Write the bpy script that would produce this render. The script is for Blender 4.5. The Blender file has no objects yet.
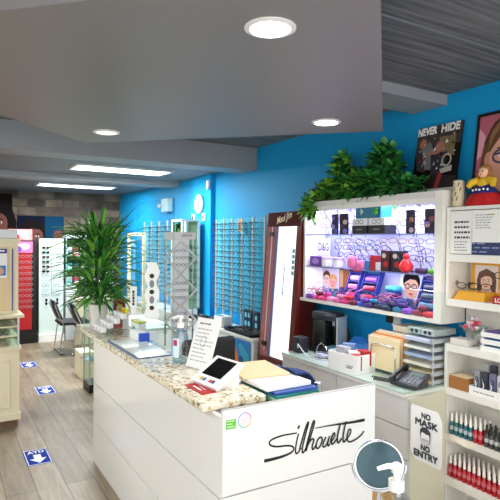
import bpy, bmesh, math, random
from mathutils import Vector, Matrix
random.seed(7)
SC = bpy.context.scene
COL = SC.collection
PI = math.pi
ORD = ['first','second','third','fourth','fifth','sixth','seventh','eighth','ninth','tenth','eleventh','twelfth',
       'thirteenth','fourteenth','fifteenth','sixteenth','seventeenth','eighteenth','nineteenth','twentieth']

# ---------------------------------------------------------------- materials
def lin(h):
    h = h.lstrip('#'); o = []
    for i in (0, 2, 4):
        c = int(h[i:i+2], 16)/255
        o.append(c/12.92 if c <= .04045 else ((c+.055)/1.055)**2.4)
    return (*o, 1)
_M = {}
def M(name, hexc='#808080', rough=.5, metal=0, emit=0, noise=0, scale=30, coat=0, spec=.5, sub=None):
    if name in _M: return _M[name]
    m = bpy.data.materials.new(name); m.use_nodes = True
    nt = m.node_tree; b = nt.nodes['Principled BSDF']
    b.inputs['Base Color'].default_value = lin(hexc); b.inputs['Roughness'].default_value = rough
    b.inputs['Metallic'].default_value = metal; b.inputs['Coat Weight'].default_value = coat
    b.inputs['Specular IOR Level'].default_value = spec
    if emit:
        b.inputs['Emission Color'].default_value = lin(hexc); b.inputs['Emission Strength'].default_value = emit
    if noise:
        tc = nt.nodes.new('ShaderNodeTexCoord'); n = nt.nodes.new('ShaderNodeTexNoise'); n.inputs['Scale'].default_value = scale
        mx = nt.nodes.new('ShaderNodeMix'); mx.data_type = 'RGBA'
        c = lin(hexc); c2 = lin(sub) if sub else tuple(x*(1-noise) for x in c[:3])+(1,)
        mx.inputs[6].default_value = c; mx.inputs[7].default_value = c2
        nt.links.new(tc.outputs['Object'], n.inputs['Vector']); nt.links.new(n.outputs['Fac'], mx.inputs[0])
        nt.links.new(mx.outputs[2], b.inputs['Base Color'])
    _M[name] = m
    return m
def clear(name, hexc='#ffffff', gloss=.12, rough=.02):
    if name in _M: return _M[name]
    m = bpy.data.materials.new(name); m.use_nodes = True; nt = m.node_tree
    nt.nodes.remove(nt.nodes['Principled BSDF']); out = nt.nodes['Material Output']
    t = nt.nodes.new('ShaderNodeBsdfTransparent'); t.inputs[0].default_value = lin(hexc)
    g = nt.nodes.new('ShaderNodeBsdfGlossy'); g.inputs['Roughness'].default_value = rough
    f = nt.nodes.new('ShaderNodeFresnel'); f.inputs[0].default_value = 1.35
    mu = nt.nodes.new('ShaderNodeMath'); mu.operation = 'MULTIPLY_ADD'; mu.inputs[1].default_value = 1.0; mu.inputs[2].default_value = gloss*.3
    mx = nt.nodes.new('ShaderNodeMixShader')
    ge = nt.nodes.new('ShaderNodeNewGeometry'); fr = nt.nodes.new('ShaderNodeMath'); fr.operation = 'SUBTRACT'; fr.inputs[0].default_value = 1
    m2 = nt.nodes.new('ShaderNodeMath'); m2.operation = 'MULTIPLY'; nt.links.new(ge.outputs['Backfacing'], fr.inputs[1])
    nt.links.new(f.outputs[0], mu.inputs[0]); nt.links.new(mu.outputs[0], m2.inputs[0]); nt.links.new(fr.outputs[0], m2.inputs[1]); nt.links.new(m2.outputs[0], mx.inputs[0])
    nt.links.new(t.outputs[0], mx.inputs[1]); nt.links.new(g.outputs[0], mx.inputs[2]); nt.links.new(mx.outputs[0], out.inputs[0])
    _M[name] = m
    return m

# ---------------------------------------------------------------- mesh builder
class MB:
    def __init__(s): s.v = []; s.f = []; s.m = []; s.mats = []
    def mi(s, mat):
        if mat not in s.mats: s.mats.append(mat)
        return s.mats.index(mat)
    def add(s, vs, fs, mat):
        b = len(s.v); s.v += [Vector(v) for v in vs]; i = s.mi(mat)
        for f in fs: s.f.append([b+k for k in f]); s.m.append(i)
        return s
    def box(s, a, b, mat):
        x0,y0,z0 = a; x1,y1,z1 = b
        return s.add([(x0,y0,z0),(x1,y0,z0),(x1,y1,z0),(x0,y1,z0),(x0,y0,z1),(x1,y0,z1),(x1,y1,z1),(x0,y1,z1)],
            [(0,3,2,1),(4,5,6,7),(0,1,5,4),(1,2,6,5),(2,3,7,6),(3,0,4,7)], mat)
    def obox(s, c, d, mat, rz=0, mtx=None):
        R = mtx if mtx is not None else Matrix.Rotation(rz, 3, 'Z')
        vs = [Vector(c)+R@Vector((sx*d[0]/2, sy*d[1]/2, sz*d[2]/2)) for sz in (-1,1) for sx,sy in ((-1,-1),(1,-1),(1,1),(-1,1))]
        return s.add(vs, [(0,3,2,1),(4,5,6,7),(0,1,5,4),(1,2,6,5),(2,3,7,6),(3,0,4,7)], mat)
    def rbox(s, c, d, r, mat, rz=0, seg=2, mtx=None):
        bm = bmesh.new(); bmesh.ops.create_cube(bm, size=1)
        for v in bm.verts: v.co = Vector((v.co.x*d[0], v.co.y*d[1], v.co.z*d[2]))
        bmesh.ops.bevel(bm, geom=bm.edges[:], offset=min(r, min(d)*.49), segments=seg, affect='EDGES', profile=.5)
        R = mtx if mtx is not None else Matrix.Rotation(rz, 3, 'Z')
        bm.verts.index_update()
        s.add([Vector(c)+R@v.co for v in bm.verts], [[v.index for v in f.verts] for f in bm.faces], mat); bm.free()
        return s
    def tube(s, pts, r, mat, n=6, closed=False, cap=True):
        pts = [Vector(p) for p in pts]; N = len(pts); rs = r if isinstance(r, (list, tuple)) else [r]*N
        vs = []; up = None
        for i, p in enumerate(pts):
            if closed: t = pts[(i+1) % N]-pts[i-1]
            else: t = pts[min(i+1, N-1)]-pts[max(i-1, 0)]
            t.normalize()
            if up is None:
                up = Vector((0,0,1)) if abs(t.z) < .9 else Vector((1,0,0))
            a = t.cross(up)
            if a.length < 1e-4: a = t.cross(Vector((1,.3,0)))
            a.normalize(); b = a.cross(t).normalized(); up = b
            for k in range(n):
                q = 2*PI*k/n; vs.append(p+(a*math.cos(q)+b*math.sin(q))*rs[i])
        fs = []
        for i in range(N if closed else N-1):
            j = (i+1) % N
            for k in range(n):
                l = (k+1) % n; fs.append((i*n+k, i*n+l, j*n+l, j*n+k))
        if cap and not closed:
            fs.append(tuple(range(n))[::-1]); fs.append(tuple((N-1)*n+k for k in range(n)))
        return s.add(vs, fs, mat)
    def lathe(s, c, prof, mat, n=16, axis='z', sx=1, sy=1):
        c = Vector(c); vs = []; fs = []
        for r, z in prof:
            for k in range(n):
                q = 2*PI*k/n; a, b = r*math.cos(q)*sx, r*math.sin(q)*sy
                vs.append(c+(Vector((a,b,z)) if axis == 'z' else Vector((z,a,b)) if axis == 'x' else Vector((a,z,b))))
        for i in range(len(prof)-1):
            for k in range(n):
                l = (k+1) % n; fs.append((i*n+k, i*n+l, (i+1)*n+l, (i+1)*n+k))
        fs.append(tuple(range(n))[::-1]); fs.append(tuple((len(prof)-1)*n+k for k in range(n)))
        return s.add(vs, fs, mat)
    def ball(s, c, r, mat, n=12, sc=(1,1,1)):
        prof = [(max(r*math.sin(PI*i/8), r*.02), -r*math.cos(PI*i/8)*sc[2]) for i in range(9)]
        return s.lathe(c, prof, mat, n, sx=sc[0], sy=sc[1])
    def prism(s, pts, off, mat):
        pts = [Vector(p) for p in pts]; off = Vector(off); n = len(pts)
        fs = [tuple(range(n))[::-1], tuple(range(n, 2*n))]+[(i, (i+1) % n, n+(i+1) % n, n+i) for i in range(n)]
        return s.add(pts+[p+off for p in pts], fs, mat)
    def build(s, name, parent=None, smooth=False, loc=None):
        me = bpy.data.meshes.new(name)
        lo = [min(v[i] for v in s.v) for i in range(3)]; hi = [max(v[i] for v in s.v) for i in range(3)]
        if loc is None: loc = Vector(((lo[0]+hi[0])/2, (lo[1]+hi[1])/2, lo[2]))
        loc = Vector(loc)
        me.from_pydata([v-loc for v in s.v], [], s.f)
        for m in s.mats: me.materials.append(m)
        me.polygons.foreach_set('material_index', s.m)
        if smooth: 
            me.polygons.foreach_set('use_smooth', [True]*len(s.f))
        me.update()
        if smooth:
            me.set_sharp_from_angle(angle=math.radians(40))
        o = bpy.data.objects.new(name, me); COL.objects.link(o)
        if parent is not None:
            o.parent = parent; o.location = loc-wloc(parent)
        else: o.location = loc
        return o
def wloc(o):
    l = Vector(o.location)
    while o.parent is not None: o = o.parent; l += Vector(o.location)
    return l
def tag(o, label, cat, group=None):
    o['label'] = label; o['category'] = cat
    if group: o['group'] = group
    return o
def thing(name, label, cat, loc, group=None):
    o = bpy.data.objects.new(name, None); COL.objects.link(o); o.empty_display_size = .05; o.location = loc
    return tag(o, label, cat, group)
def struct(o): o['kind'] = 'structure'; return o
def cp(o, loc, rz=0, label=None, group=None, rot=None):
    r = o.copy(); COL.objects.link(r); r.location = loc; r.rotation_euler = rot or (0,0,rz)
    if label: r['label'] = label
    if group: r['group'] = group
    for ch in list(o.children):
        c = ch.copy(); COL.objects.link(c); c.parent = r
        for g in ch.children:
            d = g.copy(); COL.objects.link(d); d.parent = c
    return r

# ---------------------------------------------------------------- flat art and lettering on real surfaces
_TX = {}
def text_mesh(body, bold=0.0, shear=0.0):
    k = (body, bold, shear)
    if k in _TX: return _TX[k]
    cu = bpy.data.curves.new('lettering', 'FONT'); cu.body = body; cu.size = 1; cu.offset = bold; cu.shear = shear
    cu.resolution_u = 3
    o = bpy.data.objects.new('lettering', cu); COL.objects.link(o)
    me = bpy.data.meshes.new_from_object(o.evaluated_get(bpy.context.evaluated_depsgraph_get()))
    vs = [(v.co.x, v.co.y) for v in me.vertices]; fs = [tuple(p.vertices) for p in me.polygons]
    bpy.data.objects.remove(o); bpy.data.curves.remove(cu); bpy.data.meshes.remove(me)
    x0 = min(v[0] for v in vs); x1 = max(v[0] for v in vs); y0 = min(v[1] for v in vs); y1 = max(v[1] for v in vs)
    vs = [((x-x0)/(x1-x0)-.5, (y-y0)/(y1-y0)-.5) for x, y in vs]
    _TX[k] = (vs, fs, (x1-x0)/(y1-y0)); return _TX[k]
def smooth_line(pts, k=5):
    out = []; n = len(pts)
    for i in range(n-1):
        p0, p1, p2, p3 = pts[max(i-1,0)], pts[i], pts[i+1], pts[min(i+2,n-1)]
        for j in range(k):
            t = j/k
            out.append(tuple(.5*(2*p1[a]+(p2[a]-p0[a])*t+(2*p0[a]-5*p1[a]+4*p2[a]-p3[a])*t*t+(3*p1[a]-p0[a]-3*p2[a]+p3[a])*t**3) for a in range(len(p1))))
    return out+[tuple(pts[-1])]
class Art:
    """flat shapes on a surface: O corner, U along, V up; every shape sits a hair above the last one"""
    def __init__(s, mb, O, U, V, step=.0005):
        s.mb = mb; s.O = Vector(O); s.U = Vector(U).normalized(); s.V = Vector(V).normalized()
        s.N = s.U.cross(s.V).normalized(); s.l = step; s.step = step
    def p(s, u, v): return s.O+s.U*u+s.V*v+s.N*s.l
    def up(s): s.l += s.step
    def poly(s, pts, mat):
        s.mb.add([s.p(*q) for q in pts], [tuple(range(len(pts)))], mat); s.up(); return s
    def rect(s, u0, v0, u1, v1, mat): return s.poly([(u0,v0),(u1,v0),(u1,v1),(u0,v1)], mat)
    def ell(s, cu, cv, ru, rv, mat, n=20, a0=0, a1=2*PI):
        k = n if a1-a0 >= 2*PI-1e-6 else n+1
        return s.poly([(cu+ru*math.cos(a0+(a1-a0)*i/n), cv+rv*math.sin(a0+(a1-a0)*i/n)) for i in range(k)], mat)
    def stroke(s, pts, w, mat, closed=False):
        n = len(pts); vs = []; 
        for i in range(n):
            a = pts[i-1] if (i > 0 or closed) else pts[i]; b = pts[(i+1) % n] if (i < n-1 or closed) else pts[i]
            dx, dy = b[0]-a[0], b[1]-a[1]; L = math.hypot(dx, dy) or 1
            ww = (w[i] if isinstance(w, list) else w)/2
            vs += [s.p(pts[i][0]-dy/L*ww, pts[i][1]+dx/L*ww), s.p(pts[i][0]+dy/L*ww, pts[i][1]-dx/L*ww)]
        fs = [(2*i, 2*i+1, 2*((i+1) % n)+1, 2*((i+1) % n)) for i in range(n if closed else n-1)]
        s.mb.add(vs, fs, mat); s.up(); return s
    def ring(s, cu, cv, ru, rv, w, mat, n=16):
        return s.stroke([(cu+ru*math.cos(2*PI*i/n), cv+rv*math.sin(2*PI*i/n)) for i in range(n)], w, mat, True)
    def text(s, body, cu, cv, h, mat, bold=0, w=None, rot=0, shear=0):
        vs, fs, asp = text_mesh(body, bold, shear); w = w or h*asp; c, q = math.cos(rot), math.sin(rot)
        s.mb.add([s.p(cu+x*w*c-y*h*q, cv+x*w*q+y*h*c) for x, y in vs], fs, mat); s.up(); return s
    def heavy(s, body, cu, cv, h, mat, w, d):
        for du, dv in ((-d,-d),(-d,d),(d,-d),(d,d),(0,0)): s.text(body, cu+du, cv+dv, h, mat, 0, w); s.l -= s.step*.8
        s.up(); return s
    def lines(s, u0, u1, v1, n, dv, h, mat, seed=1):
        R = random.Random(seed)
        for i in range(n):
            a = u0; v = v1-i*dv; e = u1-(u1-u0)*R.random()*.35
            while a < e:
                b = min(e, a+(.012+.02*R.random())*(u1-u0)/.15); s.rect(a, v, b, v+h, mat); s.l -= s.step; a = b+.006*(u1-u0)/.15
        s.up(); return s
    def face(s, cu, cv, w, skin, hair, long=True, glasses=None, lips='lips', tilt=0):
        """a simple printed portrait of width w"""
        h = w*1.32
        if long: s.poly([(cu-w*.72,cv-h*.75),(cu-w*.8,cv+h*.05),(cu-w*.62,cv+h*.5),(cu,cv+h*.72),(cu+w*.62,cv+h*.5),(cu+w*.8,cv+h*.05),(cu+w*.72,cv-h*.75),(cu+w*.42,cv-h*.75),(cu+w*.36,cv-h*.15),(cu-w*.36,cv-h*.15),(cu-w*.42,cv-h*.75)], hair)
        else: s.ell(cu, cv+h*.22, w*.58, h*.42, hair)
        if long: s.poly([(cu-w*.75,cv-h*.78),(cu+w*.75,cv-h*.78),(cu+w*.6,cv-h*.58),(cu+w*.26,cv-h*.5),(cu+w*.24,cv-h*.3),(cu-w*.24,cv-h*.3),(cu-w*.26,cv-h*.5),(cu-w*.6,cv-h*.58)], skin)
        else: s.poly([(cu-w*.2,cv-h*.75),(cu+w*.2,cv-h*.75),(cu+w*.17,cv-h*.3),(cu-w*.17,cv-h*.3)], skin)
        s.ell(cu, cv-h*.03, w*.48, h*.47, skin)
        s.poly([(cu-w*.5,cv+h*.12),(cu-w*.46,cv+h*.4),(cu,cv+h*.52),(cu+w*.46,cv+h*.4),(cu+w*.5,cv+h*.12),(cu+w*.3,cv+h*.28),(cu-w*.1,cv+h*.3)], hair)
        dk = M('print_dark', '#1d1512', .6); wh = M('print_white', '#f2efe9', .6)
        for q in (-1, 1):
            s.ell(cu+q*w*.2, cv+h*.02, w*.09, h*.035, wh); s.ell(cu+q*w*.2, cv+h*.02, w*.045, h*.035, dk)
            s.stroke([(cu+q*w*.1,cv+h*.1),(cu+q*w*.22,cv+h*.125),(cu+q*w*.32,cv+h*.095)], h*.025, hair)
        s.stroke([(cu,cv+h*.02),(cu-w*.06,cv-h*.14),(cu+w*.03,cv-h*.15)], h*.016, M('print_shadow', '#9a6a52', .6))
        s.ell(cu, cv-h*.28, w*.15, h*.04, M('print_'+lips, '#b8433f', .6))
        if glasses:
            for q in (-1, 1): s.ring(cu+q*w*.22, cv+h*.015, w*.17, h*.09, w*.045, glasses)
            s.stroke([(cu-w*.05,cv+h*.03),(cu+w*.05,cv+h*.03)], w*.04, glasses)
        return s

WHITE = M('white_lacquer', '#f1f0ec', .22, coat=.3); WHITEM = M('white_matt', '#efeeea', .55, noise=.04, scale=12)
CREAM = M('cream_paint', '#ece2c0', .45, noise=.05, scale=10); BLACK = M('black_plastic', '#141416', .35)
CHROME = M('chrome', '#c9ccd0', .15, 1); STEEL = M('brushed_steel', '#b9c0c4', .35, .8); PAPER = M('paper_white', '#f4f4f2', .7)
INK = M('ink', '#26262a', .7); GREYINK = M('grey_ink', '#83868c', .7); SHELFW = M('shelf_white', '#edebe4', .4)
SKIN = M('print_skin', '#d9a78c', .75, spec=.1); SKIND = M('print_skin_dark', '#a9735a', .75, spec=.1); HAIRB = M('print_hair_brown', '#5d3a22', .75, spec=.1); HAIRK = M('print_hair_black', '#1b1414', .75, spec=.1)
ACR = clear('clear_acrylic', '#fafdfc', .10); GLASS = clear('green_edge_glass', '#d9efe8', .3); GEDGE = M('glass_edge', '#8fc0b6', .2)
NAVY = M('navy_blue', '#1f2f86', .5); REDC = M('red_lacquer', '#ae0d15', .5); PINK = M('hot_pink', '#e8388a', .4); PURP = M('purple', '#7a3fae', .4)
# ================================================================ the room
def wood_floor():
    m = bpy.data.materials.new('oak_laminate'); m.use_nodes = True; nt = m.node_tree; b = nt.nodes['Principled BSDF']
    tc = nt.nodes.new('ShaderNodeTexCoord'); mp = nt.nodes.new('ShaderNodeMapping'); mp.inputs['Rotation'].default_value = (0,0,PI/2)
    br = nt.nodes.new('ShaderNodeTexBrick'); br.offset = .37; br.inputs['Scale'].default_value = 1
    br.inputs['Brick Width'].default_value = 1.6; br.inputs['Row Height'].default_value = .19; br.inputs['Mortar Size'].default_value = .0035
    br.inputs['Color1'].default_value = lin('#a19078'); br.inputs['Color2'].default_value = lin('#877660'); br.inputs['Mortar'].default_value = lin('#5d5348')
    br.inputs['Bias'].default_value = -.1
    mp2 = nt.nodes.new('ShaderNodeMapping'); mp2.inputs['Scale'].default_value = (9,.9,1)
    n = nt.nodes.new('ShaderNodeTexNoise'); n.inputs['Scale'].default_value = 3; n.inputs['Detail'].default_value = 6; n.inputs['Distortion'].default_value = .8
    mx = nt.nodes.new('ShaderNodeMix'); mx.data_type = 'RGBA'; mx.blend_type = 'MULTIPLY'; mx.inputs[0].default_value = .55
    rp = nt.nodes.new('ShaderNodeValToRGB'); rp.color_ramp.elements[0].position = .35; rp.color_ramp.elements[0].color = (.42,.4,.38,1); rp.color_ramp.elements[1].position = .62; rp.color_ramp.elements[1].color = (1,1,1,1)
    L = nt.links.new
    L(tc.outputs['Object'], mp.inputs[0]); L(mp.outputs[0], br.inputs[0]); L(tc.outputs['Object'], mp2.inputs[0]); L(mp2.outputs[0], n.inputs[0])
    L(n.outputs[0], rp.inputs[0]); L(br.outputs[0], mx.inputs[6]); L(rp.outputs[0], mx.inputs[7]); L(mx.outputs[2], b.inputs['Base Color'])
    b.inputs['Roughness'].default_value = .42
    return m
def stone():
    m = bpy.data.materials.new('stone_masonry'); m.use_nodes = True; nt = m.node_tree; b = nt.nodes['Principled BSDF']
    tc = nt.nodes.new('ShaderNodeTexCoord'); mp = nt.nodes.new('ShaderNodeMapping'); mp.inputs['Rotation'].default_value = (PI/2,0,0)
    br = nt.nodes.new('ShaderNodeTexBrick'); br.inputs['Scale'].default_value = 1; br.inputs['Brick Width'].default_value = .30; br.inputs['Row Height'].default_value = .15
    br.inputs['Mortar Size'].default_value = .012
    br.inputs['Color1'].default_value = lin('#b09a82'); br.inputs['Color2'].default_value = lin('#4e423a'); br.inputs['Mortar'].default_value = lin('#6e655c')
    n = nt.nodes.new('ShaderNodeTexNoise'); n.inputs['Scale'].default_value = 5; n.inputs['Detail'].default_value = 5
    mx = nt.nodes.new('ShaderNodeMix'); mx.data_type = 'RGBA'; mx.blend_type = 'MULTIPLY'; mx.inputs[0].default_value = .9
    L = nt.links.new
    L(tc.outputs['Object'], mp.inputs[0]); L(mp.outputs[0], br.inputs[0]); L(tc.outputs['Object'], n.inputs[0])
    L(br.outputs[0], mx.inputs[6]); L(n.outputs[0], mx.inputs[7]); L(mx.outputs[2], b.inputs['Base Color']); b.inputs['Roughness'].default_value = .9
    return m
def boards():
    m = bpy.data.materials.new('grey_ceiling_boards'); m.use_nodes = True; nt = m.node_tree; b = nt.nodes['Principled BSDF']
    tc = nt.nodes.new('ShaderNodeTexCoord')
    mp = nt.nodes.new('ShaderNodeMapping'); mp.inputs['Scale'].default_value = (.7,14,1)
    n = nt.nodes.new('ShaderNodeTexNoise'); n.inputs['Scale'].default_value = 2.2; n.inputs['Detail'].default_value = 4
    rp = nt.nodes.new('ShaderNodeValToRGB'); rp.color_ramp.elements[0].color = lin('#4c4f52'); rp.color_ramp.elements[1].color = lin('#7e8082')
    rp.color_ramp.elements[0].position = .35; rp.color_ramp.elements[1].position = .7
    L = nt.links.new
    L(tc.outputs['Object'], mp.inputs[0]); L(mp.outputs[0], n.inputs[0]); L(n.outputs[0], rp.inputs[0]); L(rp.outputs[0], b.inputs['Base Color'])
    b.inputs['Roughness'].default_value = .6
    return m
BLUE = M('blue_wall_paint', '#0f9fde', .6, spec=.3, noise=.08, scale=3); GCEIL = M('grey_ceiling_paint', '#666b70', .55, noise=.06, scale=4)
BEAM = M('pale_grey_beam_paint', '#92969b', .5, noise=.05, scale=5); RAFT = M('grey_satin_panel', '#7e7b7a', .42, noise=.05, scale=2)
FLOORM = wood_floor(); STONE = stone(); BOARD = boards(); LWALL = M('off_white_wall', '#cfcfcb', .7, noise=.05, scale=4)
struct(MB().box((-3.1,-.6,-.1),(3.1,10.1,0),FLOORM).build('floor'))
struct(MB().box((-3.1,-.6,2.707),(3.1,4.95,2.807),BOARD).build('ceiling_front'))
struct(MB().box((-3.1,4.95,2.53),(3.1,10.1,2.807),GCEIL).build('ceiling_back'))
struct(MB().box((3.0,-.6,0),(3.1,10.1,2.807),BLUE).build('wall_right'))
struct(MB().box((-3.1,10.0,0),(3.1,10.1,2.53),STONE).build('wall_back'))
struct(MB().box((-3.1,-.6,0),(-3.0,10.0,2.707),LWALL).build('wall_left'))
struct(MB().box((2.94,5.94,0),(3.0,6.48,2.53),BLUE).build('wall_right_pilaster'))
struct(MB().box((-3.0,2.43,2.637),(3.0,2.73,2.707),BEAM).build('trim_1'))
struct(MB().box((-3.0,4.93,2.46),(3.0,5.25,2.707),BEAM).build('trim_2'))
struct(MB().box((-3.0,7.1,2.46),(3.0,7.4,2.53),BEAM).build('trim_3'))
struct(MB().box((-3.0,1.72,2.697),(3.0,1.735,2.707),GCEIL).build('trim_4'))

struct(MB().box((-3.0,-.6,2.69),(.62,2.2,2.7065),M('pale_blue_patch','#b9c6d6',.6)).build('ceiling_patch'))  # pale blue sheet added under the front corner of the ceiling
# hung square ceiling raft, turned 45 degrees to the walls
def uv2(u, v): return ((u+v)/2, (u-v)/2)
raft = thing('ceiling_raft', 'big square grey panel hung diagonally under the ceiling above the counter', 'ceiling panel', (*uv2(3.42,-1.5),2.4))
q4 = [(1.97,-3.02),(4.885,-3.02),(4.885,-.03),(1.97,-.03)]
MB().prism([(*uv2(*q),2.4) for q in q4], (0,0,.035), RAFT).build('panel', raft)
for q in ((2.4,-2.6),(4.4,-2.6),(4.4,-.5),(2.4,-.5)):
    x, y = uv2(*q)
    zc = 2.637 if 2.43 <= y <= 2.73 else 2.707
    MB().tube([(x,y,2.435),(x,y,zc)], .006, STEEL).build('hanger_rod', raft)
LAMP = M('lamp_glow', '#fff8ee', .5, emit=14); LAMPR = M('lamp_ring', '#e8e8e8', .3)
dl_spots = [(.94,1.47,'bright round downlight nearest the camera in the hung grey panel', 14),
            (1.965,2.45,'bright round downlight near the outer corner of the hung grey panel', 14),
            (.95,3.465,'unlit looking round downlight near the far corner of the hung grey panel', 2)]
DIM = M('lamp_dim', '#fff3e2', .5, emit=.75)
for i, (x, y, lb, e) in enumerate(dl_spots):
    d = thing('downlight', lb, 'ceiling light', (x,y,2.392), 'round downlights in the hung panel')
    ring = MB(); n = 28; ri, ro = .068, .086
    vs = [(x+r*math.cos(2*PI*k/n), y+r*math.sin(2*PI*k/n), z) for r, z in ((ri,2.392),(ro,2.396),(ro,2.3998),(ri,2.3998)) for k in range(n)]
    ring.add(vs, [(a*n+k, a*n+(k+1) % n, ((a+1) % 4)*n+(k+1) % n, ((a+1) % 4)*n+k) for a in range(4) for k in range(n)], LAMPR).build('trim_ring', d, True)
    MB().lathe((x,y,2.3945),[(ri,0),(ri,.005)], LAMP if e > 5 else DIM, 28).build('lamp', d)
    if e > 5:
        L = bpy.data.lights.new('downlight_beam','SPOT'); L.energy = 45; L.spot_size = 2.0; L.spot_blend = .8; L.shadow_soft_size = .06; L.color = (1,.95,.88)
        o = bpy.data.objects.new('downlight_beam', L); COL.objects.link(o); o.location = (x,y,2.37)
# two long recessed fittings in the back ceiling, two unseen ones added as fill
TUBE = M('tube_light_glow', '#f4fbff', .5, emit=9)
for (x0,x1,y0,y1,lb,zc) in ((1.32,2.46,6.0,6.45,'long glowing light panel set in the ceiling nearer the front',2.53),(1.29,2.46,8.35,8.75,'long glowing light panel set in the ceiling nearer the stone wall',2.53),(-2.0,-.86,6.0,6.45,'added unseen light panel in the back ceiling over the far side of the walkway',2.53),(-2.3,-1.1,3.2,3.65,'added unseen light panel in the boarded front ceiling over the walkway',2.707)):
    t = thing('ceiling_light', lb, 'ceiling light', ((x0+x1)/2,(y0+y1)/2,zc-.015), 'long light panels in the back ceiling')
    f = MB(); w = .03
    for a, b in (((x0,y0),(x1,y0+w)),((x0,y1-w),(x1,y1)),((x0,y0+w),(x0+w,y1-w)),((x1-w,y0+w),(x1,y1-w))): f.box((*a,zc-.018),(*b,zc-.0002), LAMPR)
    f.build('frame', t)
    MB().box((x0+w,y0+w,zc-.012),(x1-w,y1-w,zc-.0005),TUBE).build('diffuser', t)
    L = bpy.data.lights.new('panel_light','AREA'); L.shape = 'RECTANGLE'; L.size = x1-x0-.1; L.size_y = y1-y0-.1; L.energy = 52 if zc < 2.6 else 38; L.color = (.95,.98,1)
    o = bpy.data.objects.new('panel_light', L); COL.objects.link(o); o.location = ((x0+x1)/2,(y0+y1)/2,zc-.025)

# ================================================================ reception counter
LOGO = [
  [(0.38, 0.207, 0.0044), (0.358, 0.208, 0.0049), (0.31, 0.21, 0.0054), (0.269, 0.207, 0.0059), (0.24, 0.2, 0.0059), (0.231, 0.189, 0.0059), (0.243, 0.175, 0.0059), (0.275, 0.165, 0.0059), (0.323, 0.16, 0.0059), (0.354, 0.151, 0.0059), (0.363, 0.138, 0.0059), (0.35, 0.124, 0.0069), (0.306, 0.116, 0.0083), (0.253, 0.114, 0.0098), (0.205, 0.115, 0.0108)],
  [(0.388, 0.203, 0.0059), (0.378, 0.166, 0.0059), (0.372, 0.129, 0.0059), (0.377, 0.114, 0.0059), (0.389, 0.118, 0.0059), (0.403, 0.136, 0.0059)],
  [(0.392, 0.24, 0.0078), (0.385, 0.225, 0.0078)],
  [(0.394, 0.128, 0.0059), (0.415, 0.19, 0.0059), (0.432, 0.232, 0.0059), (0.443, 0.247, 0.0059), (0.441, 0.232, 0.0059), (0.424, 0.183, 0.0059), (0.411, 0.135, 0.0059), (0.411, 0.112, 0.0059), (0.421, 0.115, 0.0059), (0.436, 0.137, 0.0059)],
  [(0.426, 0.114, 0.0059), (0.451, 0.193, 0.0059), (0.47, 0.243, 0.0059), (0.477, 0.245, 0.0059), (0.476, 0.23, 0.0059), (0.458, 0.182, 0.0059), (0.441, 0.142, 0.0059), (0.432, 0.115, 0.0059)],
  [(0.438, 0.136, 0.0059), (0.453, 0.157, 0.0059), (0.468, 0.165, 0.0059), (0.475, 0.156, 0.0059), (0.466, 0.134, 0.0059), (0.468, 0.116, 0.0059), (0.479, 0.12, 0.0059), (0.489, 0.133, 0.0059)],
  [(0.517, 0.165, 0.0059), (0.504, 0.161, 0.0059), (0.493, 0.147, 0.0059), (0.488, 0.129, 0.0059), (0.493, 0.116, 0.0059), (0.504, 0.116, 0.0059), (0.515, 0.128, 0.0059), (0.523, 0.145, 0.0059), (0.521, 0.16, 0.0059), (0.517, 0.165, 0.0059)],
  [(0.545, 0.16, 0.0059), (0.532, 0.137, 0.0059), (0.528, 0.119, 0.0059), (0.539, 0.115, 0.0059), (0.554, 0.129, 0.0059), (0.567, 0.16, 0.0059), (0.557, 0.132, 0.0059), (0.559, 0.115, 0.0059), (0.57, 0.121, 0.0059)],
  [(0.57, 0.126, 0.0059), (0.586, 0.14, 0.0059), (0.599, 0.158, 0.0059), (0.594, 0.17, 0.0059), (0.582, 0.157, 0.0059), (0.575, 0.135, 0.0059), (0.582, 0.119, 0.0059), (0.597, 0.125, 0.0059), (0.61, 0.139, 0.0059)],
  [(0.631, 0.205, 0.0064), (0.615, 0.153, 0.0064), (0.616, 0.123, 0.0064), (0.625, 0.119, 0.0064), (0.64, 0.136, 0.0064)],
  [(0.666, 0.214, 0.0064), (0.651, 0.157, 0.0064), (0.649, 0.126, 0.0064), (0.657, 0.116, 0.0064), (0.673, 0.13, 0.0064)],
  [(0.673, 0.128, 0.0054), (0.69, 0.144, 0.0054), (0.698, 0.162, 0.0054), (0.689, 0.172, 0.0054), (0.678, 0.157, 0.0054), (0.673, 0.132, 0.0054), (0.682, 0.113, 0.0054), (0.701, 0.109, 0.0054), (0.735, 0.116, 0.0054), (0.766, 0.13, 0.0054), (0.782, 0.147, 0.0054)],
  [(0.478, 0.213, 0.0024), (0.548, 0.211, 0.0039), (0.614, 0.208, 0.0059), (0.697, 0.203, 0.0078), (0.785, 0.201, 0.0098)],
]

rc = thing('reception_counter', 'white gloss reception counter with black script lettering on its end', 'counter', (1.15,3.0,0))
X = 1.019; GAP = M('shadow_gap', '#77746f', .6)
MB().box((X+.02,1.95,.0),(1.27,4.03,.954),GAP).build('carcass', rc)
for z0, z1 in ((.0,.295),(.302,.602),(.609,.954)):
    MB().box((X,1.945,z0 if z0 else .0),(X+.0195,4.04,z1),WHITE).build('front_panel', rc)
MB().box((X,1.926,.0),(1.878,1.9445,.616),WHITE).build('end_panel', rc)
ep = MB().box((X,1.926,.623),(1.878,1.9445,.985),WHITE)
ep.box((X,1.9262,.985),(1.878,1.9445,.988),M('panel_edge_grey','#b9b6b2',.4))
ep_o = ep.build('end_panel', rc); lm = MB(); a = Art(lm, (X,1.926,.62), (1,0,0), (0,0,1))
for st in LOGO:
    sp = smooth_line(st, 4); a.stroke([(p[0],p[1]) for p in sp], [max(p[2]*1.45,.003) for p in sp], M('logo_black','#0c0c0d',.5))
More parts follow.
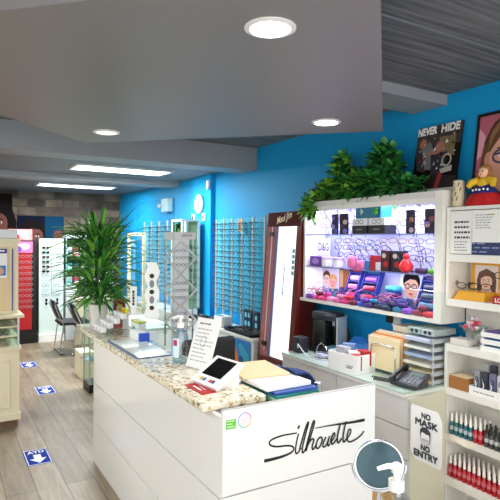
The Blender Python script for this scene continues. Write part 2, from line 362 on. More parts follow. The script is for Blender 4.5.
lm.build('lettering', ep_o); gm = MB(); a = Art(gm, (X,1.926,.62), (1,0,0), (0,0,1))
a.rect(.014,.285,.062,.325,M('sticker_green','#5fc52f',.5))
a.lines(.02,.057,.316,3,.012,.005,M('sticker_pale','#d9f2c8',.5),4)
gm.build('green_sticker', ep_o); gm = MB(); a = Art(gm, (X,1.926,.62), (1,0,0), (0,0,1))
cx, cz = .105, .312
a.ell(cx,cz,.033,.033,PAPER,24)
cols = ['#e8488a','#9b59c9','#4a8de0','#39b7c9','#6cc24a','#f0a23a']
for k in range(6):
    t0 = 2*PI*k/6
    a.stroke([(cx+.031*math.cos(t0+PI/3*j/6), cz+.031*math.sin(t0+PI/3*j/6)) for j in range(7)], .004, M('sticker_ring_%d'%k, cols[k], .5)); a.l -= a.step
a.lines(cx-.018,cx+.018,cz+.008,3,.01,.003,M('sticker_pink','#d98ab0',.6),3)
gm.build('round_sticker', ep_o)
MB().box((1.285,1.95,.0),(1.86,2.9,.84),WHITEM).build('desk', rc)
def granite():
    m = bpy.data.materials.new('speckled_granite'); m.use_nodes = True; nt = m.node_tree; b = nt.nodes['Principled BSDF']
    tc = nt.nodes.new('ShaderNodeTexCoord'); L = nt.links.new
    n1 = nt.nodes.new('ShaderNodeTexNoise'); n1.inputs['Scale'].default_value = 45; n1.inputs['Detail'].default_value = 4
    r1 = nt.nodes.new('ShaderNodeValToRGB'); e = r1.color_ramp.elements
    e[0].position = .34; e[0].color = lin('#6b5d4c'); e[1].position = .62; e[1].color = lin('#f4eddc')
    k = e.new(.41); k.color = lin('#cdb78c'); k = e.new(.48); k.color = lin('#e6dcc4')
    v = nt.nodes.new('ShaderNodeTexVoronoi'); v.inputs['Scale'].default_value = 95
    r2 = nt.nodes.new('ShaderNodeValToRGB'); r2.color_ramp.elements[0].position = .12; r2.color_ramp.elements[0].color = lin('#38312b'); r2.color_ramp.elements[1].position = .3; r2.color_ramp.elements[1].color = (1,1,1,1)
    mx = nt.nodes.new('ShaderNodeMix'); mx.data_type = 'RGBA'; mx.blend_type = 'MULTIPLY'; mx.inputs[0].default_value = .5
    L(tc.outputs['Object'], n1.inputs[0]); L(tc.outputs['Object'], v.inputs[0]); L(n1.outputs[0], r1.inputs[0]); L(v.outputs['Distance'], r2.inputs[0])
    L(r1.outputs[0], mx.inputs[6]); L(r2.outputs[0], mx.inputs[7]); L(mx.outputs[2], b.inputs['Base Color']); b.inputs['Roughness'].default_value = .12
    return m
GT = .99
g = MB().rbox((1.137,3.24,.9725),(.325,2.42,.035),.008,granite())
tag(g.build('granite_worktop'), 'speckled beige granite worktop along the white reception counter', 'worktop')

# ================================================================ things on the granite
# palm in a white pot
palm = thing('potted_palm', 'tall green palm in a white tapered pot at the far end of the granite worktop', 'plant', (1.13,4.33,GT))
MB().lathe((1.13,4.33,GT),[(.055,0),(.06,.005),(.083,.17),(.086,.175),(.078,.176),(.075,.15)],WHITE,24).build('pot', palm, True)
MB().lathe((1.13,4.33,GT+.149),[(.075,0),(.075,.008)],M('soil','#3a2a1c',.9),16).build('soil', palm)
lf = MB(); st = MB(); G = [M('palm_leaf','#3a8a30',.4), M('palm_leaf_light','#7ec04a',.4), M('palm_leaf_dark','#22562a',.4)]
for k in range(9):
    a0 = k*2.4; top = Vector((1.13+.1*math.cos(a0), 4.33+.1*math.sin(a0), GT+.55+.05*k))
    st.tube([(1.13+.02*math.cos(a0),4.33+.02*math.sin(a0),GT+.15), top], [.007,.004], M('palm_stem','#5d7a32',.5), 5)
def blade(mb, p, d, L, w, droop, mat):
    d = d.normalized(); side = d.cross(Vector((0,0,1)))
    if side.length < .05: side = Vector((1,0,0))
    side.normalize(); vs = []; n = 6
    for i in range(n+1):
        t = i/n; c = p+d*L*t+Vector((0,0,-droop*t*t*L)); ww = w*math.sin(PI*min(.12+t*.88,1))**.8
        vs += [c-side*ww, c+Vector((0,0,-ww*.5)), c+side*ww]
    fs = []
    for i in range(n):
        fs += [(3*i,3*i+1,3*i+4,3*i+3),(3*i+1,3*i+2,3*i+5,3*i+4)]
    mb.add(vs, fs, mat)
for k in range(520):
    q = random.random()*2*PI; h = .2+.58*random.random(); r0 = random.random()*.13
    p = Vector((1.13+r0*math.cos(q), 4.33+r0*math.sin(q), GT+h)); el = random.uniform(.15,1.25) if h > .4 else random.uniform(-.2,.9)
    d = Vector((math.cos(q)*math.cos(el), math.sin(q)*math.cos(el), math.sin(el)))
    blade(lf, p, d, random.uniform(.2,.42)*(1 if h > .35 else .75), random.uniform(.009,.017), random.uniform(.1,.6), random.choice(G+[G[0]]))
st.build('stems', palm); lf.build('foliage', palm)

# acrylic sneeze screen with two printed strips
scr = thing('acrylic_screen', 'clear acrylic protective screen standing across the far half of the worktop', 'screen', (1.24,3.4,GT))
MB().box((1.235,2.98,GT+.012),(1.240,3.70,1.96),ACR).build('clear_sheet', scr)
for y in (3.04,3.56): MB().box((1.20,y-.02,GT),(1.28,y+.02,GT+.012),ACR).build('foot', scr)
for y, z0, z1, w, sd, lb in ((3.66,1.20,1.36,.05,1,'narrow printed white paper strip hanging by the palm beside the acrylic screen'),(3.25,1.18,1.55,.085,2,'wider wavy white printed banner hanging on the acrylic screen')):
    s_ = MB(); n = 12; x = 1.2338
    pts = []
    for i in range(n+1):
        t = i/n; pts.append((-w/2-(.012*math.sin(t*19) if sd == 2 else 0), z0+(z1-z0)*t))
    for i in range(n+1):
        t = 1-i/n; pts.append((w/2+(.012*math.sin(t*17) if sd == 2 else 0), z0+(z1-z0)*t))
    bu = Vector((.72,-.69,0)); bo = Vector((x-.72*w/2-.013,y,0)); s_.prism([bo+bu*a_+Vector((0,0,b_)) for a_, b_ in pts], Vector((.0008,.0009,0)), PAPER)
    ar = Art(s_, bo-bu*w/2+Vector((0,0,z0)), bu, (0,0,1))
    for k in range(5): ar.ell(w/2, (z1-z0)*(.2+.14*k), w*.2, w*(.3 if k % 2 else .18), GREYINK if k % 2 else INK, 10)
    tag(s_.build('paper_banner'), lb, 'sign', 'paper strips on the acrylic screen')
# packet rack
pk = thing('packet_rack', 'clear stepped rack with a yellow label on the worktop', 'rack', (1.08,3.93,GT))
for k in range(4):
    MB().box((1.01+.05*k,3.80,GT),(1.055+.05*k,4.05,GT+.02+.03*k),ACR).build('step', pk)
yl = MB().obox((1.225,3.93,GT+.155),(.012,.12,.05),M('label_yellow','#f3e11c',.5))
Art(yl,(1.219,3.99,GT+.13),(0,-1,0),(0,0,1)).lines(.02,.1,.03,2,.014,.006,INK,6)
MB().box((1.22,3.87,GT+.11),(1.23,3.99,GT+.131),ACR).build('label_stem', pk)
yl.build('price_label', pk)
for r in range(4):
    for c in range(3):
        m_ = MB().rbox((1.033+.05*r,3.845+.08*c,GT+.0215+.03*r+.022),(.04,.07,.042),.006,PAPER,seg=1)
        Art(m_,(1.0129+.05*r,3.88+.08*c,GT+.022+.03*r),(0,-1,0),(0,0,1)).rect(.012,.012,.058,.017,GREYINK).rect(.012,.024,.05,.028,GREYINK)
        tag(m_.build('lens_wipe_packet'), 'white packet in the stepped rack, %s row up, %s from the camera'%(ORD[r],ORD[c]), 'packet', 'white packets in the stepped rack')
# tub with lime lid
tb = thing('plastic_tub', 'pale tub with teal print and lime lid behind the clear packet rack', 'tub', (1.26,3.72,GT))
MB().rbox((1.262,3.72,GT+.05),(.07,.15,.10),.012,M('tub_body','#e6efec',.3)).build('body', tb)
MB().rbox((1.262,3.72,GT+.108),(.074,.156,.016),.006,M('tub_lid','#c3d23a',.4)).build('lid', tb)
tt = MB(); Art(tt,(1.2265,3.78,GT+.01),(0,-1,0),(0,0,1)).poly([(.0,.0),(.12,.0),(.11,.05),(.05,.07),(.02,.04)],M('teal_print','#37b3a0',.5)); tt.build('printed_label', tb)
# woman in red leaflet
sl = MB().box((1.19,4.12,GT),(1.29,4.124,GT+.23),M('leaflet_dark','#7a4b2e',.6))
ar = Art(sl,(1.19,4.12,GT),(1,0,0),(0,0,1)); ar.poly([(0,0),(.1,0),(.1,.08),(.07,.12),(.03,.12),(0,.09)],M('leaflet_red','#c8141c',.5)); ar.face(.05,.165,.055,SKIN,HAIRB,True)
tag(sl.build('leaflet'), 'upright leaflet of a woman in red beside the palm pot', 'leaflet')
wc = MB().box((1.245,4.05,GT),(1.295,4.054,GT+.14),PAPER); tag(wc.build('card'), 'plain white upright card beside the leaflet of a woman', 'card')
# white carton with blue end
bx = thing('tissue_carton', 'white carton with a blue end behind the open catalogue', 'box', (1.2,3.5,GT))
MB().rbox((1.2,3.535,GT+.035),(.065,.19,.07),.004,PAPER).build('body', bx)
MB().box((1.167,3.405,GT),(1.233,3.4395,GT+.072),M('carton_blue','#2b52c8',.5)).build('sleeve', bx)
# open catalogue under clear film
cat = thing('open_catalogue', 'open catalogue of pale pages on a dark blue cover lying on the granite', 'catalogue', (1.11,3.2,GT))
cv = MB().box((1.005,2.99,GT),(1.225,3.62,GT+.006),M('catalogue_cover','#3f5a86',.3)); cv.build('cover', cat)
pg = MB(); n = 8
for half, (ya, yb) in enumerate(((3.0,3.298),(3.302,3.61))):
    vs = []
    for i in range(n+1):
        t = i/n; y = ya+(yb-ya)*t; s_ = t if half == 0 else 1-t
        z = GT+.007+.012*math.sin(PI*min(1,s_*.9))
        vs += [(1.02,y,z),(1.215,y,z),(1.02,y,GT+.0062),(1.215,y,GT+.0062)]
    fs = []
    for i in range(n):
        b = 4*i; fs += [(b,b+1,b+5,b+4),(b+2,b+6,b+7,b+3),(b,b+4,b+6,b+2),(b+1,b+3,b+7,b+5)]
    fs += [(0,2,3,1),(4*n,4*n+1,4*n+3,4*n+2)]
    pm = MB().add(vs, fs, M('catalogue_page','#e3e9e0',.25)); pm.build('page_block', cat)
# hand sanitiser
def pump_bottle(name, x, y, z, s, label, liquid, group=None, blue=True, rz=0):
    t = thing(name, label, 'bottle', (x,y,z), group)
    MB().lathe((x,y,z),[(.001,0),(.034*s,.0),(.037*s,.006*s),(.037*s,.125*s),(.030*s,.148*s),(.014*s,.156*s),(.014*s,.166*s)],liquid,20).build('body', t, True)
    if blue:
        lb = MB(); n = 9; vs = []
        for k in range(n):
            q = PI+rz-1.0+2.0*k/(n-1); vs += [(x+.0378*s*math.cos(q), y+.0378*s*math.sin(q), z+.03*s),(x+.0378*s*math.cos(q), y+.0378*s*math.sin(q), z+.12*s)]
        lb.add(vs[:10], [(2*k,2*k+1,2*k+3,2*k+2) for k in range(4)], M('gel_label_blue','#4c9fd8',.4))
        lb.add(vs[8:], [(2*k,2*k+1,2*k+3,2*k+2) for k in range(4)], M('gel_label_pale','#d8ecf5',.4))
        vs2 = []
        for k in range(4):
            q = PI+rz+.15+.2*k; vs2 += [(x+.0383*s*math.cos(q), y+.0383*s*math.sin(q), z+.085*s),(x+.0383*s*math.cos(q), y+.0383*s*math.sin(q), z+.112*s)]
        lb.add(vs2, [(2*k,2*k+1,2*k+3,2*k+2) for k in range(3)], M('gel_label_red','#c0344e',.4))
        lb.build('label', t)
    pm = MB().lathe((x,y,z),[(.0175*s,.166*s),(.0175*s,.188*s),(.008*s,.192*s),(.006*s,.212*s)],WHITE,14)
    c, q = math.cos(rz), math.sin(rz)
    pm.tube([(x+.012*s*c,y+.012*s*q,z+.216*s),(x-.02*s*c,y-.02*s*q,z+.219*s),(x-.043*s*c,y-.043*s*q,z+.212*s)],[.008*s,.0065*s,.0045*s],WHITE,8)
    po_ = pm.build('pump', t, True); MB().lathe((x,y,z+.205*s),[(.0115*s,0),(.0115*s,.018*s),(.006*s,.022*s)],WHITE,12).build('pump_head', po_, True)
    return t
pump_bottle('sanitiser_bottle', 1.2, 2.80, GT, 1.22, 'clear hand gel pump bottle with blue label standing on the granite', clear('clear_gel','#cfe6f0',.5))
# slanted printed sheet
O = Vector((1.19,2.70,GT+.004)); U = Vector((.06,-.2,0)).normalized(); V = Vector((.085,.03,.25)).normalized()
ss = thing('sign_holder', 'slanted white printed sheet in a clear stand beside the card terminal', 'sign', (1.25,2.6,GT))
sm = MB(); N_ = U.cross(V).normalized()
sm.prism([O, O+U*.19, O+U*.19+V*.28, O+V*.28], -N_*.002, PAPER)
ar = Art(sm, O, U, V); ar.lines(.03,.16,.245,1,.02,.007,INK,2); ar.lines(.02,.17,.215,9,.022,.004,GREYINK,5); ar.ring(.09,.15,.022,.03,.003,GREYINK)
sm.build('printed_sheet', ss)
MB().prism([O-N_*-.002+V*0, O+U*.19, O+U*.19+Vector((.13,.03,0)), O+Vector((.13,.03,0))], (0,0,-.003), ACR).build('stand', ss)
# card terminal
tm = thing('card_terminal', 'white tilted card payment terminal with a black screen on the granite', 'card terminal', (1.16,2.33,GT))
O = Vector((1.072,2.375,GT+.020)); U = Vector((.03,-.21,0)).normalized(); V = Vector((.135,.015,.085)).normalized(); N_ = U.cross(V).normalized()
hd = MB(); W_, H_ = .215, .185
hd.prism([O, O+U*W_, O+U*W_+V*H_, O+V*H_], -N_*.018, M('terminal_white','#f2f1ef',.3))
ho = hd.build('screen_unit', tm); hd = MB(); ar = Art(hd, O, U, V); ar.rect(.028,.055,W_-.028,H_-.012,M('screen_black','#0a0b0d',.12)); hd.build('screen', ho); hd = MB(); ar = Art(hd, O, U, V)
for k, c in enumerate(('#e8d9c0','#c8a23c','#2f62b5','#dcdcdc','#c94a32','#2a3f8a')): ar.rect(.03+.025*k,.018,.05+.025*k,.038,M('card_mark_%d'%k,c,.5))
hd.build('card_logo_strip', ho)
bs = MB(); base = [O+U*.05-N_*.018+V*.03, O+U*(W_-.03)-N_*.018+V*.03, O+U*(W_-.03)-N_*.018+V*(H_-.005), O+U*.05-N_*.018+V*(H_-.005)]
low = [Vector((1.105,base[0].y,GT)), Vector((1.105,base[1].y,GT)), Vector((1.255,base[2].y,GT)), Vector((1.255,base[3].y,GT))]
bs.add(base+low, [(0,1,2,3),(7,6,5,4),(0,4,5,1),(1,5,6,2),(2,6,7,3),(3,7,4,0)], M('terminal_white')).build('base', tm)
rl = MB().prism([(1.03,2.35,GT),(1.035,2.16,GT),(1.115,2.17,GT),(1.11,2.36,GT)],(0,0,.004),REDC)
Art(rl,(1.034,2.34,GT+.004),(0,-1,0),(1,0,0),).rect(.03,.02,.12,.03,PAPER).rect(.05,.045,.12,.05,PAPER)
tag(rl.build('leaflet'), 'red folded leaflet lying beneath the card terminal', 'leaflet')
# files on the inner desk
z = .84
def slab(name, x0,y0,x1,y1,h,mat,label,cat,rz=0,r=.004,group=None):
    global z
    m_ = MB().rbox(((x0+x1)/2,(y0+y1)/2,z+h/2),(x1-x0,y1-y0,h),r,mat,rz)
    o = tag(m_.build(name), label, cat, group); z += h+.0005; return o
slab('file_box',1.335,2.0,1.60,2.36,.082,M('file_grey','#8d8f90',.5),'grey box file at the bottom of the paper stack','box file')
slab('book',1.34,2.0,1.60,2.34,.018,M('book_dark_green','#1f4a44',.4),'dark green book low in the stack behind the lettered end panel','book',.03,group='books in the counter stack')
slab('book',1.34,2.0,1.59,2.34,.022,M('book_pale_green','#9cc9a0',.4),'pale green book between two darker ones in the stack','book',-.02,group='books in the counter stack')
slab('book',1.34,2.02,1.6,2.34,.014,M('book_teal','#2b8a90',.4),'thin teal book under the white papers in the stack','book',.04,group='books in the counter stack')
slab('book',1.345,2.02,1.59,2.35,.014,M('book_blue','#2a4fa0',.4),'thin blue book directly under the white papers','book',-.02,group='books in the counter stack')
slab('paper_stack',1.31,2.05,1.57,2.40,.022,PAPER,'thick white paper stack on top of the coloured books','papers',.03)
slab('folder',1.30,2.2,1.56,2.50,.014,M('manila','#e6c9a0',.6),'beige manila folder lying uppermost on the stack','folder',-.12)
cl = MB(); n = 10; vs = []
for i in range(n+1):
    for j in range(7):
        u = i/n; v = j/6
        vs.append((1.555+.20*u, 2.15+.26*v, max(.842, 1.03+.012*math.sin(5*v+2*u)-.03*u-.20*max(0,u-.35)**1.4*1.6)))
cl.add(vs, [(i*7+j,(i+1)*7+j,(i+1)*7+j+1,i*7+j+1) for i in range(n) for j in range(6)], M('denim','#24407c',.8,noise=.2,scale=60))
o = cl.build('folded_cloth', smooth=True); sm_ = o.modifiers.new('thick','SOLIDIFY'); sm_.thickness = .008
tag(o, 'dark blue cloth draped over the far edge of the paper stack', 'cloth')
mb_ = thing('small_bottle', 'small metal capped bottle beside the paper stack behind the lettered panel', 'bottle', (1.62,2.06,.84))
MB().lathe((1.62,2.06,.84),[(.022,0),(.022,.10),(.016,.115)],M('bottle_grey','#9fa6a4',.3),16).build('body', mb_, True)
MB().lathe((1.62,2.06,.955),[(.019,0),(.019,.04),(.017,.042)],CHROME,16).build('cap', mb_, True)
# office chair back seen behind the gel
oc = thing('office_chair', 'black office chair behind the hand gel bottle', 'chair', (1.68,3.5,0))
MB().rbox((1.66,3.36,.80),(.42,.06,.40),.03,BLACK).build('backrest', oc, True)
MB().rbox((1.66,3.62,.47),(.44,.44,.07),.03,BLACK).build('seat', oc, True)
MB().tube([(1.66,3.36,.62),(1.66,3.37,.46),(1.66,3.55,.42)],.02,BLACK).build('back_stem', oc)
MB().tube([(1.66,3.62,.435),(1.66,3.62,.06)],.025,CHROME).build('gas_lift', oc)
sb = MB()
for k in range(5):
    q = 2*PI*k/5; sb.tube([(1.66,3.62,.08),(1.66+.26*math.cos(q),3.62+.26*math.sin(q),.05)],.016,BLACK)
sb.build('star_base', oc)
for k in range(5):
    q = 2*PI*k/5; MB().ball((1.66+.26*math.cos(q),3.62+.26*math.sin(q),.025),.025,BLACK,10).build('castor', oc, True)
# ================================================================ spectacles (one mesh per colour, shared)
def frame_mesh(name, mat, r=.0026, lens=None):
    mb = MB()
    for q in (-1, 1):
        pts = []
        for k in range(12):
            t = 2*PI*k/12; c, s_ = math.cos(t), math.sin(t)
            pts.append((q*.034+.027*math.copysign(abs(c)**.75, c), 0, .0195*math.copysign(abs(s_)**.75, s_)))
        mb.tube(pts, r, mat, 4, closed=True)
        mb.tube([(q*.061,0,.009),(q*.067,.006,.010),(q*.066,.10,.008),(q*.064,.138,-.022)], r, mat, 4)
        if lens: mb.add([(p[0],.0005,p[2]) for p in pts], [tuple(range(12))], lens)
    mb.tube([(-.008,0,.006),(0,-.002,.010),(.008,0,.006)], r, mat, 4)
    me = bpy.data.meshes.new(name); me.from_pydata([v for v in mb.v], [], mb.f)
    for m in mb.mats: me.materials.append(m)
    me.polygons.foreach_set('material_index', mb.m); me.update()
    return me
FR = {}
for nm, hx in (('black','#17171a'),('brown','#5a3422'),('blue','#22386f'),('red','#a3202c'),('silver','#8e969c'),('pink','#c45a9a'),('teal','#176a78'),('purple','#4d3590')):
    FR[nm] = frame_mesh('spectacle_frame', M('frame_'+nm, hx, .3))
SHADE = frame_mesh('sunglass_frame', M('frame_black'), .003, M('dark_lens','#0c0e10',.08))
SHADEB = frame_mesh('sunglass_frame', M('frame_brown'), .003, M('brown_lens','#38261c',.08))
FINE = {k: frame_mesh('spectacle_frame', M('frame_'+k), .0017) for k in FR}
def spec(me, loc, rot, label, group, cat='eyeglasses', name='eyeglasses', s=1, d=1):
    o = bpy.data.objects.new(name, me); COL.objects.link(o); o.location = loc; o.rotation_euler = rot; o.scale = (s,s*d,s)
    return tag(o, label, cat, group)
WEST = (0,0,-PI/2)
# ================================================================ blue wall: rod rack with rows of frames
ZC = .735
ROD = M('rod_pale','#d3dde0',.3,.3)
rack = thing('eyewear_rod_rack', 'wall rack of steel rods full of spectacles on the blue wall beside the mahogany cabinet', 'display rack', (2.95,5.15,ZC))
MB().box((2.985,4.45,.86),(2.998,5.86,1.95),M('pale_teal_board','#4db4d8',.3)).build('back_board', rack)
RY = [5.72,5.53,5.33,5.10,4.86,4.62]
for y in RY: MB().tube([(2.918,y,ZC),(2.918,y,1.95)],.014,ROD,8).build('rod', rack)
tg = MB().box((2.93,5.15,1.80),(2.934,5.21,1.93),M('tag_amber','#eaa22c',.5)); Art(tg,(2.93,5.21,1.80),(0,-1,0),(0,0,1)).text('6',.03,.065,.085,INK,.02); tg.build('number_tag', rack)
RR = random.Random(3)
for r in range(16):
    for c in range(5):
        y = (RY[c]+RY[c+1])/2; k = RR.choice(['black','black','black','brown','blue','black','teal'])
        spec(FR[k], (2.842,y+RR.uniform(-.01,.01),1.875-.064*r), WEST, '%s spectacles on the wall rods, %s row from the top, %s column from the clock'%(k,ORD[r],ORD[c]), 'spectacles on the wall rod rack')
# second rack farther along
rk2 = thing('eyewear_rod_rack', 'farther wall rack of steel rods with spectacles past the clock on the blue wall', 'display rack', (2.95,7.5,ZC))
MB().box((2.985,6.55,.86),(2.998,8.5,1.93),M('pale_teal_board')).build('back_board', rk2)
RY2 = [6.65,6.98,7.31,7.64,7.97,8.30]
for y in RY2: MB().tube([(2.912,y,ZC),(2.912,y,1.98)],.018,ROD,6).build('rod', rk2)
for r in range(15):
    for c in range(5):
        k = RR.choice(['black','black','blue','brown','teal'])
        spec(FR[k], (2.825,(RY2[c]+RY2[c+1])/2,1.87-.068*r), WEST, '%s spectacles on rods past the clock, %s row down, %s column beyond it'%(k,ORD[r],ORD[c]), 'spectacles on the farther wall rods', s=1.15)
# low cabinet along the wall
lc = thing('low_cabinet', 'long low white cabinet under the wall rods with colourful pictures on its front', 'cabinet', (2.8,6.0,0))
MB().box((2.64,4.365,.0),(2.935,8.6,.711),M('cabinet_pale','#d7dedd',.4)).build('body', lc)
MB().box((2.63,4.36,.711),(2.935,8.6,.734),WHITE).build('top', lc)
pic = MB().box((2.634,4.42,.43),(2.6395,4.90,.69),M('poster_blue','#1d7cc4',.5))
ar = Art(pic,(2.634,4.90,.43),(0,-1,0),(0,0,1)); ar.poly([(0,0),(.2,0),(.12,.26),(0,.26)],M('poster_lime','#9cc23c',.5)); ar.poly([(.02,.2),(.09,.25),(.17,.21),(.26,.04),(.24,0),(.17,0),(.13,.08),(.05,.1)],M('poster_orange','#c9702c',.5)); ar.poly([(.24,.2),(.3,.23),(.46,.12),(.46,.02),(.33,.06)],M('poster_teal','#35a7c6',.5)); ar.ell(.3,.06,.05,.04,M('poster_navy','#164a8c',.5))
pic.build('poster_panel', lc)
pic = MB().box((2.634,5.17,.40),(2.6395,5.72,.70),M('poster_pale','#e9e4e2',.5)); ar = Art(pic,(2.634,5.72,.40),(0,-1,0),(0,0,1)); ar.face(.34,.14,.16,SKIND,HAIRK,False,lips='lips'); pic.build('poster_panel', lc)
# trays with spectacles on the cabinet
TRAY = M('black_velvet','#0d0d10',.9)
for i, (y0,y1,lb) in enumerate(((4.44,4.98,'black velvet spectacle tray at the near end of the low cabinet'),(5.45,5.92,'black velvet spectacle tray farther along the low cabinet past the white device'))):
    t = thing('display_tray', lb, 'tray', (2.76,(y0+y1)/2,.7342), 'velvet trays on the low cabinet')
    MB().box((2.65,y0,.7342),(2.86,y1,.746),TRAY).build('base', t)
    rm = MB()
    for a_, b_ in (((2.645,y0-.005),(2.655,y1+.005)),((2.855,y0-.005),(2.865,y1+.005)),((2.655,y0-.005),(2.855,y0+.005)),((2.655,y1-.005),(2.855,y1+.005))): rm.box((*a_,.7342),(*b_,.762),TRAY)
    rm.build('rim', t)
    for k in range(3):
        for j in range(2):
            c_ = 'silver' if (k+j) % 2 else 'black'
            spec(FR[c_], (2.67+.09*j, y0+.1+(y1-y0-.2)*k/2, .767), (0,0,-PI/2+.2*(k-1)), '%s frame lying in the %s velvet tray, %s pair along, %s line'%(c_,('near','far')[i],ORD[k],('front','rear')[j]), 'frames lying in velvet trays', d=.62)
# holders with round cutouts at the rack foot
for k, (y, w_) in enumerate(((4.92,.17),(4.74,.12),(4.59,.12))):
    t = thing('spectacle_stand', 'dark holder with pale round cutouts, %s of three at the rod foot'%ORD[k], 'stand', (2.90,y,.7342), 'cutout holders by the wall rods')
    b_ = MB().rbox((2.90,y,.84),(.015,w_,.21),.006,M('holder_navy','#16304a',.4))
    ar = Art(b_,(2.892,y+w_/2,.735),(0,-1,0),(0,0,1))
    for (u,v) in ((.05,.06),(.05,.15),(.12,.06),(.12,.15)) if k == 0 else ((.06,.06),(.06,.14)): ar.ell(u,v,.024,.03,M('holder_spot','#7fd4e4',.4),14)
    b_.build('panel', t)
# small white label printer
pr_ = thing('label_printer', 'small white device with a screen on the low cabinet edge', 'device', (2.74,5.2,.7342))
MB().rbox((2.74,5.2,.795),(.14,.20,.12),.02,M('device_white','#e8ecec',.35)).build('body', pr_, True)
MB().obox((2.70,5.2,.857),(.05,.12,.004),M('device_screen','#8fb6c4',.2)).build('screen', pr_)
cs = MB().rbox((2.72,5.045,.748),(.05,.09,.026),.01,NAVY); tag(cs.build('glasses_case'), 'dark blue glasses case between the white device and the near tray', 'glasses case')
# clock, switches, sensor
ck = thing('wall_clock', 'round white wall clock on the blue wall above two switches', 'clock', (2.93,6.24,2.045))
MB().lathe((2.94,6.24,2.165),[(.115,0),(.125,-.03),(.112,-.036),(.105,-.02)],M('clock_case','#cfcabf',.4),28,'x').build('case', ck, True)
fc = MB().lathe((2.921,6.24,2.165),[(.104,0),(.104,-.003)],M('clock_face','#a9aba2',.6,spec=.1),28,'x')
ar = Art(fc,(2.918,6.24,2.165),(0,-1,0),(0,0,1))
for k in range(12): ar.stroke([(.08*math.sin(k*PI/6),.08*math.cos(k*PI/6)),(.095*math.sin(k*PI/6),.095*math.cos(k*PI/6))],.014,INK); ar.l -= ar.step
dial = fc.build('dial', ck)
hb = MB(); ar = Art(hb,(2.916,6.24,2.165),(0,-1,0),(0,0,1)); ar.stroke([(0,0),(.0,.06)],.016,INK); ar.stroke([(0,0),(.03,-.075)],.013,INK); hb.build('hand', dial)
for k, (y, lb) in enumerate(((6.44,'white wall switch below the clock on the side away from the camera'),(6.12,'white wall switch below the clock on the side nearer the camera'))):
    t = thing('wall_switch', lb, 'switch', (2.935,y,1.95), 'switches under the clock')
    MB().rbox((2.932,y,1.99),(.015,.09,.10),.004,WHITE).build('plate', t); MB().box((2.920,y-.02,1.965),(2.9245,y+.02,2.015),BLACK).build('rocker', t)
sn = MB().rbox((2.9224,5.98,2.39),(.035,.06,.11),.008,WHITE); Art(sn,(2.904,6.0,2.36),(0,-1,0),(0,0,1)).rect(.01,.02,.03,.03,GREYINK); tag(sn.build('wall_sensor'), 'small white alarm sensor high on the blue pilaster', 'sensor')
an = thing('wall_box', 'pale box unit high on the blue wall beyond the clock', 'box', (2.95,7.45,2.12))
MB().rbox((2.955,7.45,2.21),(.088,.26,.20),.01,M('unit_pale','#bfe0ea',.4)).build('body', an); MB().lathe((2.905,7.6,2.21),[(.03,0),(.03,-.03),(.02,-.035)],WHITE,12,'x').build('sensor_eye', an)
# tall narrow glass cabinet under the clock
tw = thing('glass_cabinet', 'tall narrow white framed cabinet with green glass below the clock', 'display cabinet', (2.75,6.25,.7342))
f = MB()
for x in (2.64,2.86):
    for y in (6.12,6.44): f.box((x-.015,y-.015,.7342),(x+.015,y+.015,1.93),WHITE)
f.box((2.625,6.105,1.93),(2.875,6.455,1.955),WHITE).box((2.625,6.105,.7342),(2.875,6.455,.82),WHITE); f.build('frame', tw)
MB().box((2.632,6.135,.82),(2.637,6.425,1.93),clear('green_glass','#bfe3c6',.2)).build('glass_door', tw)
MB().box((2.87,6.135,.82),(2.875,6.425,1.93),M('cabinet_back_green','#a8d2b4',.5)).build('back_panel', tw)
for k in range(6): MB().box((2.64,6.13,.98+.15*k),(2.865,6.43,.986+.15*k),GEDGE).build('glass_shelf', tw)
cdm = MB().box((2.66,6.2,1.736),(2.664,6.38,1.90),M('card_maroon','#3a2226',.5)); Art(cdm,(2.66,6.38,1.736),(0,-1,0),(0,0,1)).face(.09,.08,.07,SKIN,HAIRK,True); tag(cdm.build('portrait_card'), 'dark portrait card in the top of the green glass cabinet', 'card')
for k in range(5):
    for j in range(2): spec(FR['black'], (2.72,6.21+.14*j,1.01+.15*k), WEST, 'dark spectacles in the green glass cabinet, %s shelf up, the %s pair'%(ORD[k],('nearer','farther')[j]), 'spectacles in the green glass cabinet', s=.95)

# ================================================================ white tower with diamond ornaments
PT = thing('diamond_tower', 'slim white display tower with diamond outlines and spectacles behind the acrylic screen', 'display tower', (2.05,4.8,0))
TWR = M('tower_white','#f6fbfa',.3)
MB().box((1.96,4.79,.1),(2.135,4.81,1.70),TWR).build('column', PT)
MB().rbox((2.05,4.8,.05),(.36,.32,.10),.01,WHITE).build('base', PT)
hd = MB().rbox((2.045,4.8,1.735),(.32,.05,.075),.004,WHITE); ho_ = hd.build('header', PT); hd = MB(); Art(hd,(1.885,4.775,1.70),(1,0,0),(0,0,1)).text('polaroid',.22,.038,.03,GREYINK,.02); hd.build('lettering', ho_)
for k, zc in enumerate((1.52,1.20,.90)):
    d_ = MB(); r = .165; w = .013
    p = [(0,r*.95),(r,0),(0,-r*.95),(-r,0)]
    for i in range(4):
        a_, b_ = p[i], p[(i+1) % 4]; d_.tube([(2.045+a_[0],4.77,zc+a_[1]),(2.045+b_[0],4.77,zc+b_[1])],.010,WHITE,4)
    d_.build('diamond_outline', PT)
    for r_ in range(3):
        for c in range(2): spec(FR['black'], (2.0+.09*c,4.775,zc+.07-.07*r_), (0,0,0), 'dark spectacles in the %s diamond down the white tower, %s row, %s column'%(ORD[k],ORD[r_],ORD[c]), 'spectacles on the diamond tower', s=.62)
